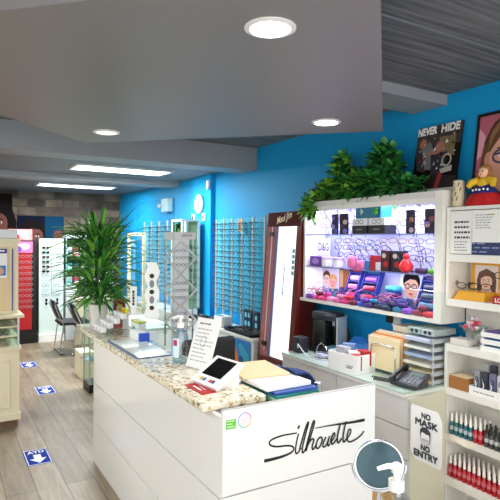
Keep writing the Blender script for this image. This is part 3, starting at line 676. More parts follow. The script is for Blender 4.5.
for sx in (1.90,2.19):
    MB().tube([(sx,4.81,.1),(sx,4.81,1.70)],.008,STEEL,6).build('side_rod', PT)
    for r_ in range(12): spec(FR['teal' if r_ % 3 else 'black'], (sx,4.79,1.62-.075*r_), (0,0,.6 if sx < 2 else -.6), 'spectacles on the diamond tower, %s side rod, %s from the top'%('window' if sx < 2 else 'wall',ORD[r_]), 'spectacles on the side rods of the diamond tower', s=.6)

# ================================================================ mahogany cabinet with lit panel
MAH = M('mahogany','#6a2216',.3,noise=.35,scale=6); ROSE = M('rosewood_polished','#a8686a',.2,noise=.15,scale=3)
mj = thing('mahogany_cabinet', 'leaning mahogany display cabinet with gold script header and bright white panel', 'display cabinet', (2.78,4.05,0))
YA, YB, XBK, ZT, ZH = 3.765, 4.34, 2.93, 1.965, 1.83
def lx(z): return 2.672+.095*(z-.60)/1.3
def slabmj(y0,y1,z0,z1,mat,dx=0,th=.03):
    return MB().prism([(lx(z0)+dx,y0,z0),(lx(z0)+dx,y1,z0),(lx(z1)+dx,y1,z1),(lx(z1)+dx,y0,z1)],(th,0,0),mat)
MB().box((2.672,YA,0),(XBK,YB,.60),MAH).build('base', mj)
for y in (YA, YB-.022): MB().prism([(2.675,y,.60),(XBK,y,.60),(XBK,y,ZT),(lx(ZT),y,ZT)],(0,.022,0),MAH).build('side_panel', mj)
MB().box((XBK-.02,YA+.022,.60),(XBK,YB-.022,ZT),MAH).build('back_panel', mj)
h = slabmj(YA+.022,YB-.022,ZH,ZT,M('header_mahogany','#4a1a16',.8,spec=.15),0,.02).build('header', mj)
lt_ = MB(); V = Vector((lx(ZT)-lx(ZH),0,ZT-ZH)).normalized()
Art(lt_,(lx(ZH),YB-.022,ZH),(0,-1,0),V).text('Maui Jim',.27,.074,.085,M('gold_script','#e6d29a',.35),.012,w=.25,rot=.25,shear=.35); lt_.build('lettering', h)
slabmj(4.17,YB-.022,.60,ZH,ROSE,0,.02).build('pilaster', mj)
slabmj(4.225,4.236,.66,ZH,M('pilaster_strip','#e2cfd2',.2),-.004,.004).build('light_strip', mj)
for zz in (.72,1.76): slabmj(4.20,4.27,zz-.02,zz+.02,BLACK,-.012,.012).build('clip', mj)
slabmj(4.145,4.17,.60,ZH,M('panel_side_blue','#5a5f8c',.3),.0,.02).build('panel_edge', mj)
pm = slabmj(3.835,4.145,.61,ZH,M('lit_white_panel','#fbfaff',.4,emit=.55),.012,.01)
ar = Art(pm,(lx(.61)+.012,4.145,.61),(0,-1,0),Vector((lx(ZH)-lx(.61),0,ZH-.61)).normalized())
for k in range(5): ar.rect(.25,.78+.05*k,.29,.815+.05*k,M('print_teal','#4fa6a0',.5))
ar.poly([(.13,.58),(.145,.59),(.15,.86),(.135,.84)],M('print_pale_blue','#8fb4dc',.5))
pm.build('lit_panel', mj)
slabmj(YA+.022,3.835,.60,ZH,MAH,0,.02).build('pilaster', mj)
for k in range(16):
    zz = 1.77-.07*k
    if k not in (3,4,5,6,7): spec(FINE['silver'], (lx(zz)-.006,3.985,zz), WEST, 'thin spectacles on the bright white panel, %s level from the top'%ORD[k], 'spectacles on the bright white panel', d=.05)

# ================================================================ far left: cream cabinet
cc = thing('cream_cabinet', 'cream display cabinet with glass shelves at the left edge by the walkway', 'display cabinet', (.2,5.3,0))
x0, x1, y0, y1 = -.75, .625, 5.085, 5.55
MB().box((x0,y0+.02,0),(x1-.01,y1,.075),M('plinth_wood','#7c5f42',.5,noise=.2,scale=20)).build('plinth', cc)
lo = MB().box((x0,y0,.075),(x1,y1,.70),CREAM); lo.box((x0,y0-.015,.70),(x1+.012,y1,.73),CREAM).box((x0,y0-.012,.075),(x1+.012,y1,.13),CREAM)
lo.box((x0+.1,y0-.008,.19),(x1-.08,y0,.20),CREAM).box((x0+.1,y0-.008,.60),(x1-.08,y0,.61),CREAM).box((x1-.09,y0-.008,.20),(x1-.08,y0,.60),CREAM)
lo.build('cupboard', cc)
MB().box((x0,y1-.02,.73),(x1,y1,.985),M('cabinet_inner','#cfc8a8',.5)).build('back_board', cc)
for zz in (.815,.90): MB().box((x0,y0+.01,zz),(x1-.012,y1-.02,zz+.010),CREAM).build('shelf', cc)
MB().box((x1-.012,y0+.012,.73),(x1-.006,y1-.02,.985),GLASS).build('side_glass', cc)
MB().box((x1-.018,y0,.73),(x1-.002,y0+.012,.985),STEEL).build('corner_post', cc)
MB().rbox(((x0+x1)/2+.012,(y0+y1)/2-.01,1.0),(x1-x0+.05,y1-y0+.05,.03),.01,CREAM).build('ledge', cc)
up = MB().box((x0,y0+.1,1.015),(x1,y0+.25,1.66),CREAM); up.build('upper_panel', cc)
pm = MB().box((x0+.05,y0+.093,1.04),(x1-.075,y0+.0995,1.62),M('pale_gold_panel','#e0c896',.3,noise=.06,scale=3)); pm.build('mirror_panel', cc)
pc = MB().box((x1-.055,y0+.09,1.04),(x1-.045,y0+.0998,1.60),M('violet_strip','#5a4a9a',.4)); pc.build('violet_strip', cc)
MB().box((x0,y0+.085,1.66),(x1+.02,y0+.27,1.69),CREAM).build('cornice', cc)
pt = MB().box((.36,y0+.086,1.34),(.53,y0+.0925,1.60),PAPER); ar = Art(pt,(.36,y0+.086,1.34),(1,0,0),(0,0,1)); ar.rect(0,.22,.17,.26,NAVY); ar.rect(.02,.235,.15,.248,PAPER); ar.rect(.01,.02,.16,.11,M('poster_blue')); ar.ell(.06,.07,.035,.03,M('poster_orange')); ar.ell(.11,.06,.035,.035,M('print_skin')); ar.rect(.02,.15,.08,.2,GREYINK)
tag(pt.build('notice'), 'small white and blue notice on the pale gold panel of the cream cabinet', 'sign')
for r, zz in enumerate((.755,.85,.935)):
    for c in range(4):
        k = RR.choice(['black','blue','silver','purple'])
        spec(FR[k], (.04+.15*c,5.14,zz), (0,0,RR.uniform(-.3,.3)), '%s spectacles in the cream cabinet, %s shelf up, %s from its glass side'%(k,ORD[r],ORD[3-c]), 'spectacles in the cream cabinet', s=1.0)
wb = MB().rbox((.47,5.28,1.732),(.30,.13,.083),.01,M('carton_white','#e4e6e8',.5)); tag(wb.build('carton'), 'white carton on top of the cream cabinet', 'box')
# ================================================================ back of the shop
rd = thing('red_display_rack', 'tall red display rack with pink header and black surround near the stone wall', 'display rack', (1.15,9.1,0))
MB().box((.90,9.13,.03),(1.37,9.4,1.66),M('black_lacquer','#120f10',.4)).build('surround', rd)
MB().box((.92,9.10,.22),(1.30,9.13,1.46),REDC).build('red_panel', rd)
MB().box((.90,9.06,0),(1.37,9.4,.21),M('black_lacquer')).build('base', rd)
hp = MB().box((.98,9.09,1.46),(1.31,9.13,1.64),M('header_pink','#c76a9e',.5)); ar = Art(hp,(.98,9.09,1.46),(1,0,0),(0,0,1)); ar.ell(.2,.1,.09,.05,M('header_pale','#eec6dc',.5)); ar.ell(.12,.06,.05,.05,PURP); hp.build('header', rd)
for r in range(10):
    for c in range(2): spec(FR['silver'], (1.13+.13*c,9.085,1.40-.09*r), (0,0,0), 'pale frames on the red rack, %s row down, %s column from the cream cabinet'%(ORD[r],ORD[c]), 'frames on the red rack', s=.9)
pb = MB().rbox((1.14,9.27,1.75),(.36,.12,.18),.004,M('photo_box','#c98a86',.5)); ar = Art(pb,(.96,9.21,1.66),(1,0,0),(0,0,1)); ar.ell(.2,.11,.1,.06,M('header_pale')); ar.ell(.12,.06,.05,.04,REDC); ar.ell(.27,.05,.05,.035,M('photo_peach','#e8bfa8',.5))
tag(pb.build('photo_box'), 'pinkish photo box on top of the red rack', 'box')
wr = thing('white_display_rack', 'tall white display rack of sunglasses beside the red rack', 'display rack', (1.6,9.1,0))
MB().box((1.41,9.1,.12),(1.79,9.4,1.69),M('rack_white','#d5e3df',.35)).build('panel', wr)
MB().box((1.40,9.06,0),(1.80,9.42,.12),WHITE).build('base', wr); MB().box((1.595,9.088,.75),(1.605,9.0995,1.6),STEEL).build('rail', wr)
for r in range(11):
    for c in range(2):
        sun = c == 0 and r < 6
        spec((SHADE if r % 2 else SHADEB) if sun else FR['silver' if r % 2 else 'black'], (1.51+.17*c,9.085,1.545-.078*r), (0,0,0), ('dark sunglasses' if sun else 'clear spectacles')+' on the white rack, %s row down, %s column from the red rack'%(ORD[r],ORD[c]), 'eyewear on the white rack', 'sunglasses' if sun else 'eyeglasses', 'sunglasses' if sun else 'eyeglasses', s=.9 if sun else .85)
for k, x in enumerate((1.52,1.69)):
    spec(SHADE, (x,9.085,.655), (0,PI/2,0), 'sunglasses hanging sideways low on the white rack, %s from the red rack'%ORD[k], 'sunglasses hanging low on the white rack', 'sunglasses', 'sunglasses', .8)
tc_ = thing('teal_glass_cabinet', 'dark glass display cabinet beside the white rack at the back', 'display cabinet', (1.95,9.2,0))
MB().box((1.84,9.38,.9),(2.2,9.4,1.74),M('cabinet_dark','#1e2f36',.4)).build('back_panel', tc_); MB().box((1.83,9.1,.0),(2.21,9.4,.9),M('cabinet_pale')).build('base', tc_)
MB().box((1.83,9.1,1.70),(2.21,9.4,1.76),M('cabinet_pale')).build('top', tc_)
for x in (1.835,2.195): MB().box((x-.006,9.1,.9),(x+.006,9.112,1.70),GEDGE).build('post', tc_)
for zz in (.905,1.15,1.40): MB().box((1.845,9.11,zz),(2.19,9.38,zz+.008),GEDGE).build('glass_shelf', tc_)
CC = ['#c7cdd2','#2c3c44','#d04a5a','#2fb8a8','#e7e7ea','#44525c']
for r, zz in enumerate((.914,1.159,1.409)):
    for c in range(3):
        b_ = MB().rbox((1.91+.11*c,9.22,zz+.07),(.085,.06,.14),.008,M('pack_%d'%((r*3+c*2) % 6),CC[(r*3+c*2) % 6],.5))
        Art(b_,(1.868+.11*c,9.19,zz),(1,0,0),(0,0,1)).rect(.01,.03,.075,.07,M('pack_%d'%((r+c+3) % 6),CC[(r+c+3) % 6],.5))
        tag(b_.build('product_pack'), 'small pack in the dark glass cabinet, %s shelf up, %s from the white rack'%(ORD[r],ORD[c]), 'box', 'packs in the dark glass cabinet')
p1_ = MB().box((.40,9.97,1.55),(1.105,9.9996,2.46),M('poster_black','#15100f',.8,spec=.1)); ar = Art(p1_,(.40,9.97,1.55),(1,0,0),(0,0,1)); ar.face(.42,.40,.44,M('print_skin_deep','#7a4c44',.8,spec=.1),HAIRK,True); tag(p1_.build('wall_poster'), 'tall dark poster of a woman on the stone wall at the left edge', 'poster')
p2_ = MB().box((1.19,9.97,1.62),(1.965,9.9996,2.09),M('poster_night','#10162a',.8,spec=.1)); ar = Art(p2_,(1.19,9.97,1.62),(1,0,0),(0,0,1)); ar.rect(.45,.0,.775,.47,M('poster_deep_blue','#10405f',.8,spec=.1)); ar.face(.25,.10,.36,M('print_skin_deep'),HAIRK,False); ar.ell(.68,.12,.09,.11,M('print_skin_deep')); tag(p2_.build('wall_poster'), 'wide dark poster of two faces on the stone wall above the white rack', 'poster')
# chairs and desk
def side_chair(label, x, y):
    t = thing('side_chair', label, 'chair', (x,y,0), 'black side chairs at the back desk')
    BK = M('chair_black','#1c1b1c',.45)
    MB().rbox((x,y,.45),(.44,.44,.05),.02,BK).build('seat', t, True)
    bk = MB(); n = 6; vs = []
    for i in range(n+1):
        u = i/n; zz = .52+.27*u; xx = x-.20-.10*u; hw = .21*(1-.35*u*u)
        for j in range(5):
            v = -1+2*j/4; vs.append((xx+.02*v*v,y+hw*v,zz))
    bk.add(vs,[(i*5+j,i*5+j+1,(i+1)*5+j+1,(i+1)*5+j) for i in range(n) for j in range(4)],BK)
    o = bk.build('backrest', t, True); md = o.modifiers.new('thick','SOLIDIFY'); md.thickness = .025
    for s_ in (-1,1):
        yy = y+.215*s_
        lg = MB().tube([(x-.30,yy,.74),(x-.20,yy,.50),(x-.17,yy,.44),(x-.23,yy,.012),(x+.20,yy,.012),(x+.18,yy,.43)],.011,CHROME,8).build('leg_frame', t, True)
        for xx in (x-.2,x+.17): MB().box((xx-.012,yy-.013,0),(xx+.012,yy+.013,.008),BK).build('floor_cap', lg)
    MB().tube([(x-.2,y-.215,.012),(x-.2,y+.215,.012)],.009,CHROME,6).build('cross_bar', t)
    return t
side_chair('black side chair with chrome legs nearer the red rack', 1.74,8.15)
side_chair('black side chair with chrome legs nearer the counter', 1.90,7.62)
dk = thing('desk', 'pale cream desk in front of the black side chairs', 'desk', (2.2,8.7,0))
MB().box((1.86,8.46,.72),(2.5,8.96,.75),CREAM).build('top', dk); MB().box((1.88,8.60,0),(2.48,8.62,.72),CREAM).build('panel', dk)
for y in (8.5,8.92): MB().tube([(2.46,y,0),(2.46,y,.72)],.02,STEEL).build('leg', dk)
# glass tower by the counter end
gt = thing('glass_tower', 'tall clear glass display tower on a black base beyond the counter end', 'display cabinet', (1.55,5.95,0))
MB().box((1.42,5.82,0),(1.68,6.1,.09),M('black_lacquer')).build('base', gt)
TG0 = clear('tower_glass','#f2faf8',.1)
for x in (1.427,1.672):
    for y in (5.828,6.09): MB().box((x-.006,y-.006,.09),(x+.006,y+.006,1.80),GEDGE).build('post', gt)
MB().box((1.434,5.825,.09),(1.666,5.829,1.80),TG0).build('glass_pane', gt); MB().box((1.425,5.835,.09),(1.429,6.083,1.80),TG0).build('glass_pane', gt)
MB().box((1.42,5.82,1.80),(1.68,6.1,1.812),GEDGE).build('top', gt)
for k, zz in enumerate((.35,.62,.89,1.16,1.43)):
    MB().box((1.434,5.835,zz),(1.666,6.083,zz+.006),GEDGE).build('glass_shelf', gt)
    spec(FR['black'], (1.55,5.89,zz+.03), (0,0,.1), 'dark spectacles in the clear glass tower, %s shelf up'%ORD[k], 'spectacles in the clear glass tower')
cb = MB().rbox((1.555,6.62,.16),(.17,.3,.32),.008,CREAM); cb.box((1.475,6.466,.26),(1.63,6.469,.264),GAP); tag(cb.build('storage_box'), 'small cream box on the floor behind the clear glass tower', 'box')
# rear free-standing units behind the palm and acrylic
tm2 = thing('framed_screen', 'pale standing frame with a clear pane behind the acrylic screen', 'screen', (2.22,6.65,0))
f = MB()
for y in (6.35,6.95): f.box((2.2,y-.02,0),(2.24,y+.02,1.78),CREAM)
f.box((2.2,6.35,1.74),(2.24,6.95,1.78),CREAM); f.box((2.2,6.35,.78),(2.24,6.95,.82),CREAM).box((2.1,6.33,0),(2.34,6.37,.03),CREAM).box((2.1,6.93,0),(2.34,6.97,.03),CREAM); f.build('frame', tm2)
MB().box((2.215,6.37,.82),(2.225,6.93,1.74),TG0).build('clear_pane', tm2)
wd = thing('work_desk', 'white work desk with clear sides behind the acrylic screen', 'desk', (1.95,5.6,0))
MB().box((1.76,5.2,.74),(2.18,6.2,.77),M('desk_pale','#cfe0d8',.3)).build('top', wd)
for x in (1.78,2.16):
    for y in (5.25,6.15): MB().tube([(x,y,0),(x,y,.74)],.018,STEEL).build('leg', wd)
# stickers
for k, (x, y, s, lb) in enumerate(((.66,4.32,.16,'blue floor sticker with white arrow nearest the camera'),(1.025,6.19,.17,'blue floor sticker with white arrow halfway down the walkway'),(1.04,7.55,.17,'blue floor sticker with white arrow nearest the red rack'))):
    sk = MB().box((x-s,y-s*1.25,.0002),(x+s,y+s*1.25,.002),NAVY) if False else MB()
    hw, hh = s*.56, s*.98
    sk.box((x-hw,y-hh,.0003),(x+hw,y+hh,.0015),M('sticker_blue','#1d3a9c',.8,spec=.1))
    ar = Art(sk,(x,y,.0015),(1,0,0),(0,1,0),.0004)
    b = .012; 
    for r_ in ((-hw+.006,-hh+.006,hw-.006,-hh+.014),(-hw+.006,hh-.014,hw-.006,hh-.006),(-hw+.006,-hh,-hw+.012,hh),(hw-.012,-hh,hw-.006,hh)): ar.rect(*r_,PAPER)
    ar.poly([(-.17*s,.25*s),(-.17*s,-.25*s),(-.38*s,-.25*s),(0,-.82*s),(.38*s,-.25*s),(.17*s,-.25*s),(.17*s,.25*s)],PAPER)
    ar.text('AYD',0,.60*s,.36*s,PAPER,.02,w=.78*s)
    tag(sk.build('floor_sticker'), lb, 'sticker', 'arrow stickers down the walkway')
# ================================================================ lit wall display
wdp = thing('wall_display', 'white lit wall display full of spectacles and cases under the ivy plants', 'display shelf', (2.87,3.0,1.19))
LAV = M('lavender_back','#c9c6ee',.45)
DX0, DX1, DY0, DY1, DZ0, DZ1 = 2.75, 2.998, 2.25, 3.745, 1.2, 2.03
MB().box((2.985,DY0+.02,DZ0),(DX1,DY1,DZ1),LAV).build('back_panel', wdp)
MB().box((DX0,DY0,DZ0-.025),(2.985,DY0+.06,DZ1),SHELFW).build('side_panel', wdp)
MB().box((DX0+.02,DY1-.025,DZ0),(2.985,DY1,DZ1),SHELFW).build('side_panel', wdp)
MB().box((DX0,DY0+.06,DZ0-.025),(2.985,DY1+.03,DZ0),SHELFW).build('bottom_shelf', wdp)
MB().box((DX0,DY0+.06,DZ1-.035),(2.985,DY1-.025,DZ1),M('display_top_grey','#d9d9d6',.5)).build('top_panel', wdp)
MB().box((DX0+.03,DY0+.06,DZ1-.075),(DX0+.045,DY1-.025,DZ1-.035),SHELFW).build('fascia', wdp)
for zz in (1.749,1.475): MB().box((DX0+.03,DY0+.06,zz),(2.985,DY1-.025,zz+.007),clear('shelf_glass','#e8f2fb',.25)).build('glass_shelf', wdp); 
for zz in (1.749,1.475): MB().box((DX0+.0285,DY0+.06,zz),(DX0+.0298,DY1-.025,zz+.007),M('shelf_edge','#7f88b8',.3)).build('shelf_edge', wdp)
for k in range(6):
    y = 3.55-.22*k; MB().lathe((DX0+.10,y,DZ1-.0365),[(.03,-.01),(.034,.0)],M('led_violet','#b9a4ff',.5,emit=3),14).build('led_spot', wdp)
L = bpy.data.lights.new('led_strip','AREA'); L.shape = 'RECTANGLE'; L.size = .10; L.size_y = 1.36; L.energy = 10; L.color = (.80,.78,1)
o = bpy.data.objects.new('led_strip', L); COL.objects.link(o); o.location = (2.86,3.0,DZ1-.055)
for zz in (1.745,1.47):
    L = bpy.data.lights.new('shelf_led','AREA'); L.shape = 'RECTANGLE'; L.size = .04; L.size_y = 1.36; L.energy = 3.6; L.color = (.84,.8,1)
    o = bpy.data.objects.new('shelf_led', L); COL.objects.link(o); o.location = (2.80,3.0,zz-.004)
dg_ = MB().box((2.900,3.545,1.4825),(2.906,3.715,1.715),M('sign_lavender','#d5d2f2',.5)); Art(dg_,(2.900,3.715,1.4825),(0,-1,0),(0,0,1)).text('D&G',.085,.165,.07,INK,.012,w=.14); dg_.build('brand_plate', wdp)
# spectacles pegged on the lavender back
HANG = lambda a: (0,math.radians(0),-PI/2+a)
from mathutils import Euler
def tiltrot(down, yaw):
    return (Matrix.Rotation(-PI/2+yaw,4,'Z') @ Matrix.Rotation(-down,4,'X')).to_euler()
cnt = 0
rows = [('upper',1.955,[3.66,3.50,3.33,3.18],0),('upper',1.90,[3.60,3.43,3.27,2.62,2.48],1),('upper',1.835,[3.66,3.52,3.36,3.20,2.68,2.52,2.38],2),
        ('middle',1.70,[3.31,3.18,3.06,2.94,2.8,2.62,2.45],0),('middle',1.645,[3.30,3.17,3.04,2.88,2.55,2.4],1),('middle',1.585,[3.28,3.15,3.02,2.60,2.46,2.36],2)]
for bay, zz, ys, r in rows:
    for k, y in enumerate(ys):
        c = RR.choice(['black','black','brown','blue','purple'])
        spec(FR[c], (2.83,y+RR.uniform(-.012,.012),zz+RR.uniform(-.01,.01)), tiltrot(.55,RR.uniform(.15,.6)), '%s spectacles pegged in the %s lit bay, %s row down, %s from the mahogany cabinet'%(c,bay,ORD[r],ORD[k]), 'spectacles pegged in the lit display', s=1.08)
for k, y in enumerate((2.66,2.52,2.39)):
    spec(FR['black'], (2.80,y,1.965), (0,0,-PI/2), 'dark spectacles right under the display lights, %s of three from the ivy'%ORD[k], 'spectacles under the display lights', s=1.0)
# boxes on the upper glass shelf
Z1 = 1.757; Z2 = 1.483; Z3 = 1.2005
def abox(name, c, d, mat, label, cat, group=None, rz=0, r=.004, art=None):
    m_ = MB().rbox((c[0],c[1],c[2]+d[2]/2),d,r,mat,rz)
    if art:
        a_ = Art(m_, Vector((c[0],c[1],c[2]))+Matrix.Rotation(rz,3,'Z')@Vector((-d[0]/2-.0005,d[1]/2,0)), Matrix.Rotation(rz,3,'Z')@Vector((0,-1,0)), (0,0,1)); art(a_, d[1], d[2])
    return tag(m_.build(name), label, cat, group)
BLK2 = M('case_black','#15161c',.35)
for k, y in enumerate((3.05,2.865)):
    abox('case_box',(2.84,y,Z1),(.12,.165,.062),BLK2,'black case box under a white one on the upper glass shelf, %s from the ivy'%ORD[k],'box','black case boxes on the upper glass shelf',art=lambda a_,w,h: a_.rect(w*.3,h*.45,w*.7,h*.6,GREYINK))
    abox('case_box',(2.84,y,Z1+.0625),(.12,.165,.055),M('box_white_photo','#e8e8ee',.5),'white box with spectacles print on a black box, %s from the ivy'%ORD[k],'box','white printed boxes on the upper glass shelf',art=lambda a_,w,h: (a_.ring(w*.35,h*.5,w*.13,h*.25,.004,INK), a_.ring(w*.65,h*.5,w*.13,h*.25,.004,INK)))
abox('teal_box',(2.84,2.965,Z1+.118),(.11,.27,.10),M('box_teal','#0f6f8d',.4),'teal box with a white arrow mark uppermost in the boxes under the lights','box',art=lambda a_,w,h: (a_.stroke([(w*.22,h*.7),(w*.32,h*.5),(w*.22,h*.3)],.008,PAPER), a_.stroke([(w*.2,h*.5),(w*.3,h*.5)],.006,PAPER)))
cl_ = MB(); 
for k in range(8): blade(cl_, Vector((2.775,2.865,Z1+.17)), Vector((-.3,math.cos(k*PI/4),math.sin(k*PI/4))), .035, .010, .1, M('clover_green','#59b53a',.5))
tag(cl_.build('paper_flower'), 'small green paper flower fixed in front of the teal box', 'ornament')
def cardart(cols):
    def f(a_, w, h):
        for i, c in enumerate(cols): a_.ell(w*(.3+.4*(i % 2)), h*(.8-.22*i), w*.28, h*.12, M('card_'+c[1:], c, .5), 10)
    return f
for k, (y, w, cols) in enumerate(((3.50-.12,.075,('#6d55b8','#2b2350','#b8a6e0','#3b62c0')),(3.27,.10,('#2a1f2a','#c9b6a8','#40305a','#7d6ac8')),(2.575,.075,('#281a22','#b07060','#3a2338','#c8a8b0')),(2.405,.085,('#1d1520','#8a4a50','#c79a9a','#302040')))):
    abox('photo_card',(2.82,y,Z1),(.012,w,.165),M('card_dark','#1f1830',.5),'dark picture card standing on the upper glass shelf, %s from the ivy end'%ORD[k],'card','picture cards on the upper glass shelf',art=cardart(cols),r=.002)
# middle shelf
abox('case_box',(2.84,3.60,Z2),(.10,.16,.085),PURP,'purple box under the lettered brand plate','box',art=lambda a_,w,h: (a_.ell(w*.5,h*.5,w*.3,h*.3,M('lilac','#b58be0',.5)),))
for k, y in enumerate((3.48,3.33)):
    t = thing('white_tub', 'small white tub on the middle glass shelf, %s from the mahogany cabinet'%ORD[k], 'tub', (2.82,y,Z2), 'white tubs on the middle glass shelf')
    MB().lathe((2.82,y,Z2),[(.04,0),(.045,.005),(.045,.06)],PAPER,16).build('body', t, True); MB().lathe((2.82,y,Z2+.06),[(.047,0),(.047,.02),(.04,.024)],M('lid_lilac','#cdb9ee',.4),16).build('lid', t, True)
def egg(name, x, y, z, d, mat, label, cat, group=None, rz=0):
    m_ = MB().rbox((x,y,z+d[2]/2),d,min(d)*.45,mat,rz,3); return tag(m_.build(name,smooth=True), label, cat, group)
for k, y in enumerate((3.17,3.06)):
    egg('glasses_case',2.82,y,Z2,(.055,.085,.10 if k == 0 else .07),M('pink_pale','#f07ab0',.4),'pale pink case standing on the middle glass shelf, %s from the white tubs'%ORD[k],'glasses case','pink cases on the middle glass shelf')
for k, (y, c, h, w) in enumerate(((2.99,'#3b7fc4',.07,.05),(2.93,'#b0202c',.11,.05),(2.87,'#d8d3dc',.06,.05),(2.80,'#3a1420',.15,.085),(2.69,'#1a2030',.15,.095))):
    abox('gift_box',(2.84,y,Z2),(.07,w,h),M('gift_'+c[1:],c,.4),['small blue box','slim red box','small pale box','dark maroon picture box','dark navy picture box'][k]+' on the middle glass shelf','box','small boxes on the middle glass shelf',art=(lambda a_,w,h: (a_.ell(w*.4,h*.75,w*.25,h*.12,M('gift_pale','#c8b8a8',.5),10), a_.ell(w*.6,h*.35,w*.3,h*.15,REDC,10))) if k > 2 else None)
rb_ = thing('red_figurine', 'red round ornament with a narrow top on the middle glass shelf', 'ornament', (2.80,2.59,Z2))
MB().lathe((2.80,2.59,Z2),[(.02,0),(.045,.02),(.05,.05),(.03,.085),(.012,.10)],M('scarlet','#d21c22',.35),16).build('body', rb_, True); MB().ball((2.80,2.59,Z2+.115),.022,M('scarlet'),10).build('knob', rb_, True)
for k, (y, c) in enumerate(((2.47,'#4a2b5a'),(2.36,'#5aa33a'))):
    egg('glasses_case',2.82,y,Z2,(.05,.10,.04),M('gc_'+c[1:],c,.4),['plum','green'][k]+' glasses case at the end of the middle glass shelf','glasses case')
# bottom shelf: posters, trays, stacks and heaps of cases
pf = MB().box((2.965,3.50,Z3),(2.975,3.725,Z3+.27),M('poster_lilac','#cdbfd8',.6)); a_ = Art(pf,(2.965,3.725,Z3),(0,-1,0),(0,0,1)); a_.poly([(0,0),(.1,0),(.1,.09),(0,.10)],M('jumper_grey','#8d95b8',.6)); a_.poly([(.09,0),(.225,0),(.225,.09),(.1,.08)],M('jumper_teal','#2b6a80',.6)); a_.face(.065,.165,.085,M('print_skin_pale','#efc8b4',.6),HAIRB,False,glasses=M('print_glasses','#7a5a8a',.5)); a_.face(.16,.14,.085,SKIN,M('print_hair_blond','#b98a52',.6),False,glasses=PINK); tag(pf.build('poster'), 'photo poster of two children in glasses at the mahogany end of the display', 'poster')
pd = MB().box((2.965,3.25,Z3),(2.975,3.49,Z3+.26),M('poster_brown','#6a3d24',.6)); a_ = Art(pd,(2.965,3.49,Z3),(0,-1,0),(0,0,1)); a_.rect(.0,.1,.05,.25,M('door_tan','#b08a60',.6)); a_.rect(.06,.02,.12,.25,M('door_brown','#8a4a28',.6)); a_.rect(.13,.02,.19,.25,M('door_dark','#4a2414',.6)); a_.rect(.2,.02,.235,.25,M('door_brown')); a_.ell(.04,.06,.04,.05,NAVY); tag(pd.build('poster'), 'photo poster of brown doors in the bottom bay of the display', 'poster')
pmn = MB().box((2.965,2.58,Z3+.03),(2.975,2.80,Z3+.27),M('poster_white','#dcdcec',.6)); a_ = Art(pmn,(2.965,2.80,Z3+.03),(0,-1,0),(0,0,1)); a_.face(.11,.14,.14,SKIN,HAIRK,False,glasses=INK); MB(); pmn.box((2.966,2.66,Z3),(2.974,2.72,Z3+.03),PAPER); tag(pmn.build('poster'), 'photo poster of a dark haired man in glasses in the bottom bay', 'poster')
CASEC = ['#e8388a','#7a3fae','#2d4fb8','#c9202e','#1c2740','#d86aa8','#2a7aa0','#6a1f38','#8a2038','#3a2a6a','#d88ab0','#14334a']
def blue_tray(label, y0, y1, zt, grp):
    t = thing('slanted_tray', label, 'tray', (2.86,(y0+y1)/2,Z3), 'slanted blue case trays')
    V = Vector((.10,0,zt)).normalized(); Lh = math.hypot(.10,zt)
    b_ = MB().prism([(2.83,y1,Z3),(2.83,y0,Z3),(2.83+.10,y0,Z3+zt),(2.83+.10,y1,Z3+zt)],(.018,0,0),NAVY); b_.build('back_board', t)
    N = Vector((-V.z,0,V.x))
    for yy in (y0,y1):
        MB().prism([Vector((2.828,yy,Z3)),Vector((2.928,yy,Z3+zt)),Vector((2.928,yy,Z3+zt))+N*.03,Vector((2.828,yy,Z3))+N*.03],(0,.006,0),NAVY).build('side_rail', t)
    for k in range(4):
        p = Vector((2.83,0,Z3))+V*(Lh*(.12+.25*k)); MB().prism([p+Vector((0,y0+.006,0)), p+Vector((0,y1,0)), p+Vector((0,y1,0))+N*.03, p+Vector((0,y0+.006,0))+N*.03],V*.006,NAVY).build('divider', t)
    for k in range(4):
        p = Vector((2.83,(y0+y1)/2+.003,Z3))+V*(Lh*(.12+.25*k)+.031)+N*.02
        c = CASEC[(k*5+grp*3) % 12]
        m_ = MB().rbox((0,0,0),(.032,(y1-y0)*.8,.042),.014,M('gc_'+c[1:],c,.4),seg=2); 
        o = m_.build('glasses_case',smooth=True,loc=(0,0,0)); o.location = p; o.rotation_euler = (0,math.atan2(.10,zt),0)
        tag(o, 'case in the slanted blue tray %s, %s pocket up'%(('beside the brown doors','in the middle','by the white end panel')[grp],ORD[k]), 'glasses case', 'cases in the slanted blue trays')
blue_tray('slanted blue tray of cases beside the brown doors poster', 3.13,3.26,.27,0)
blue_tray('slanted blue tray of cases in the middle of the bottom bay', 2.93,3.09,.27,1)
blue_tray('slanted blue tray of cases by the white end panel', 2.32,2.52,.25,2)
zz = Z3
for n_, lv in ((3,0),(2,1),(1,2),(1,3)):
    for k in range(n_):
        y = 2.75+(k-(n_-1)/2)*.115 if n_ > 1 else 2.80
        egg('glasses_case',2.90,y,zz,(.09,.108,.043),M('gc_stack','#2a2f6a',.5) if lv < 3 else M('gc_sky','#3aa0d8',.4), 'dark blue case stacked below the man poster, %s layer up, %s along'%(ORD[lv],ORD[k]) if lv < 3 else 'sky blue case uppermost on the stacked heap','glasses case','cases stacked below the man poster')
    zz += .0432
fr_n = 0
for k in range(15):
    y = 3.66-.092*k; c = CASEC[(k*7+1) % 12]
    big = k in (1,2)
    egg('glasses_case',2.785+.008*(k % 2),y,Z3,(.055,.086,.040),PINK if big else M('gc_'+c[1:],c,.4),'glasses case along the bottom shelf front, %s from the mahogany cabinet'%ORD[k],'glasses case','cases in the front row of the bottom shelf')
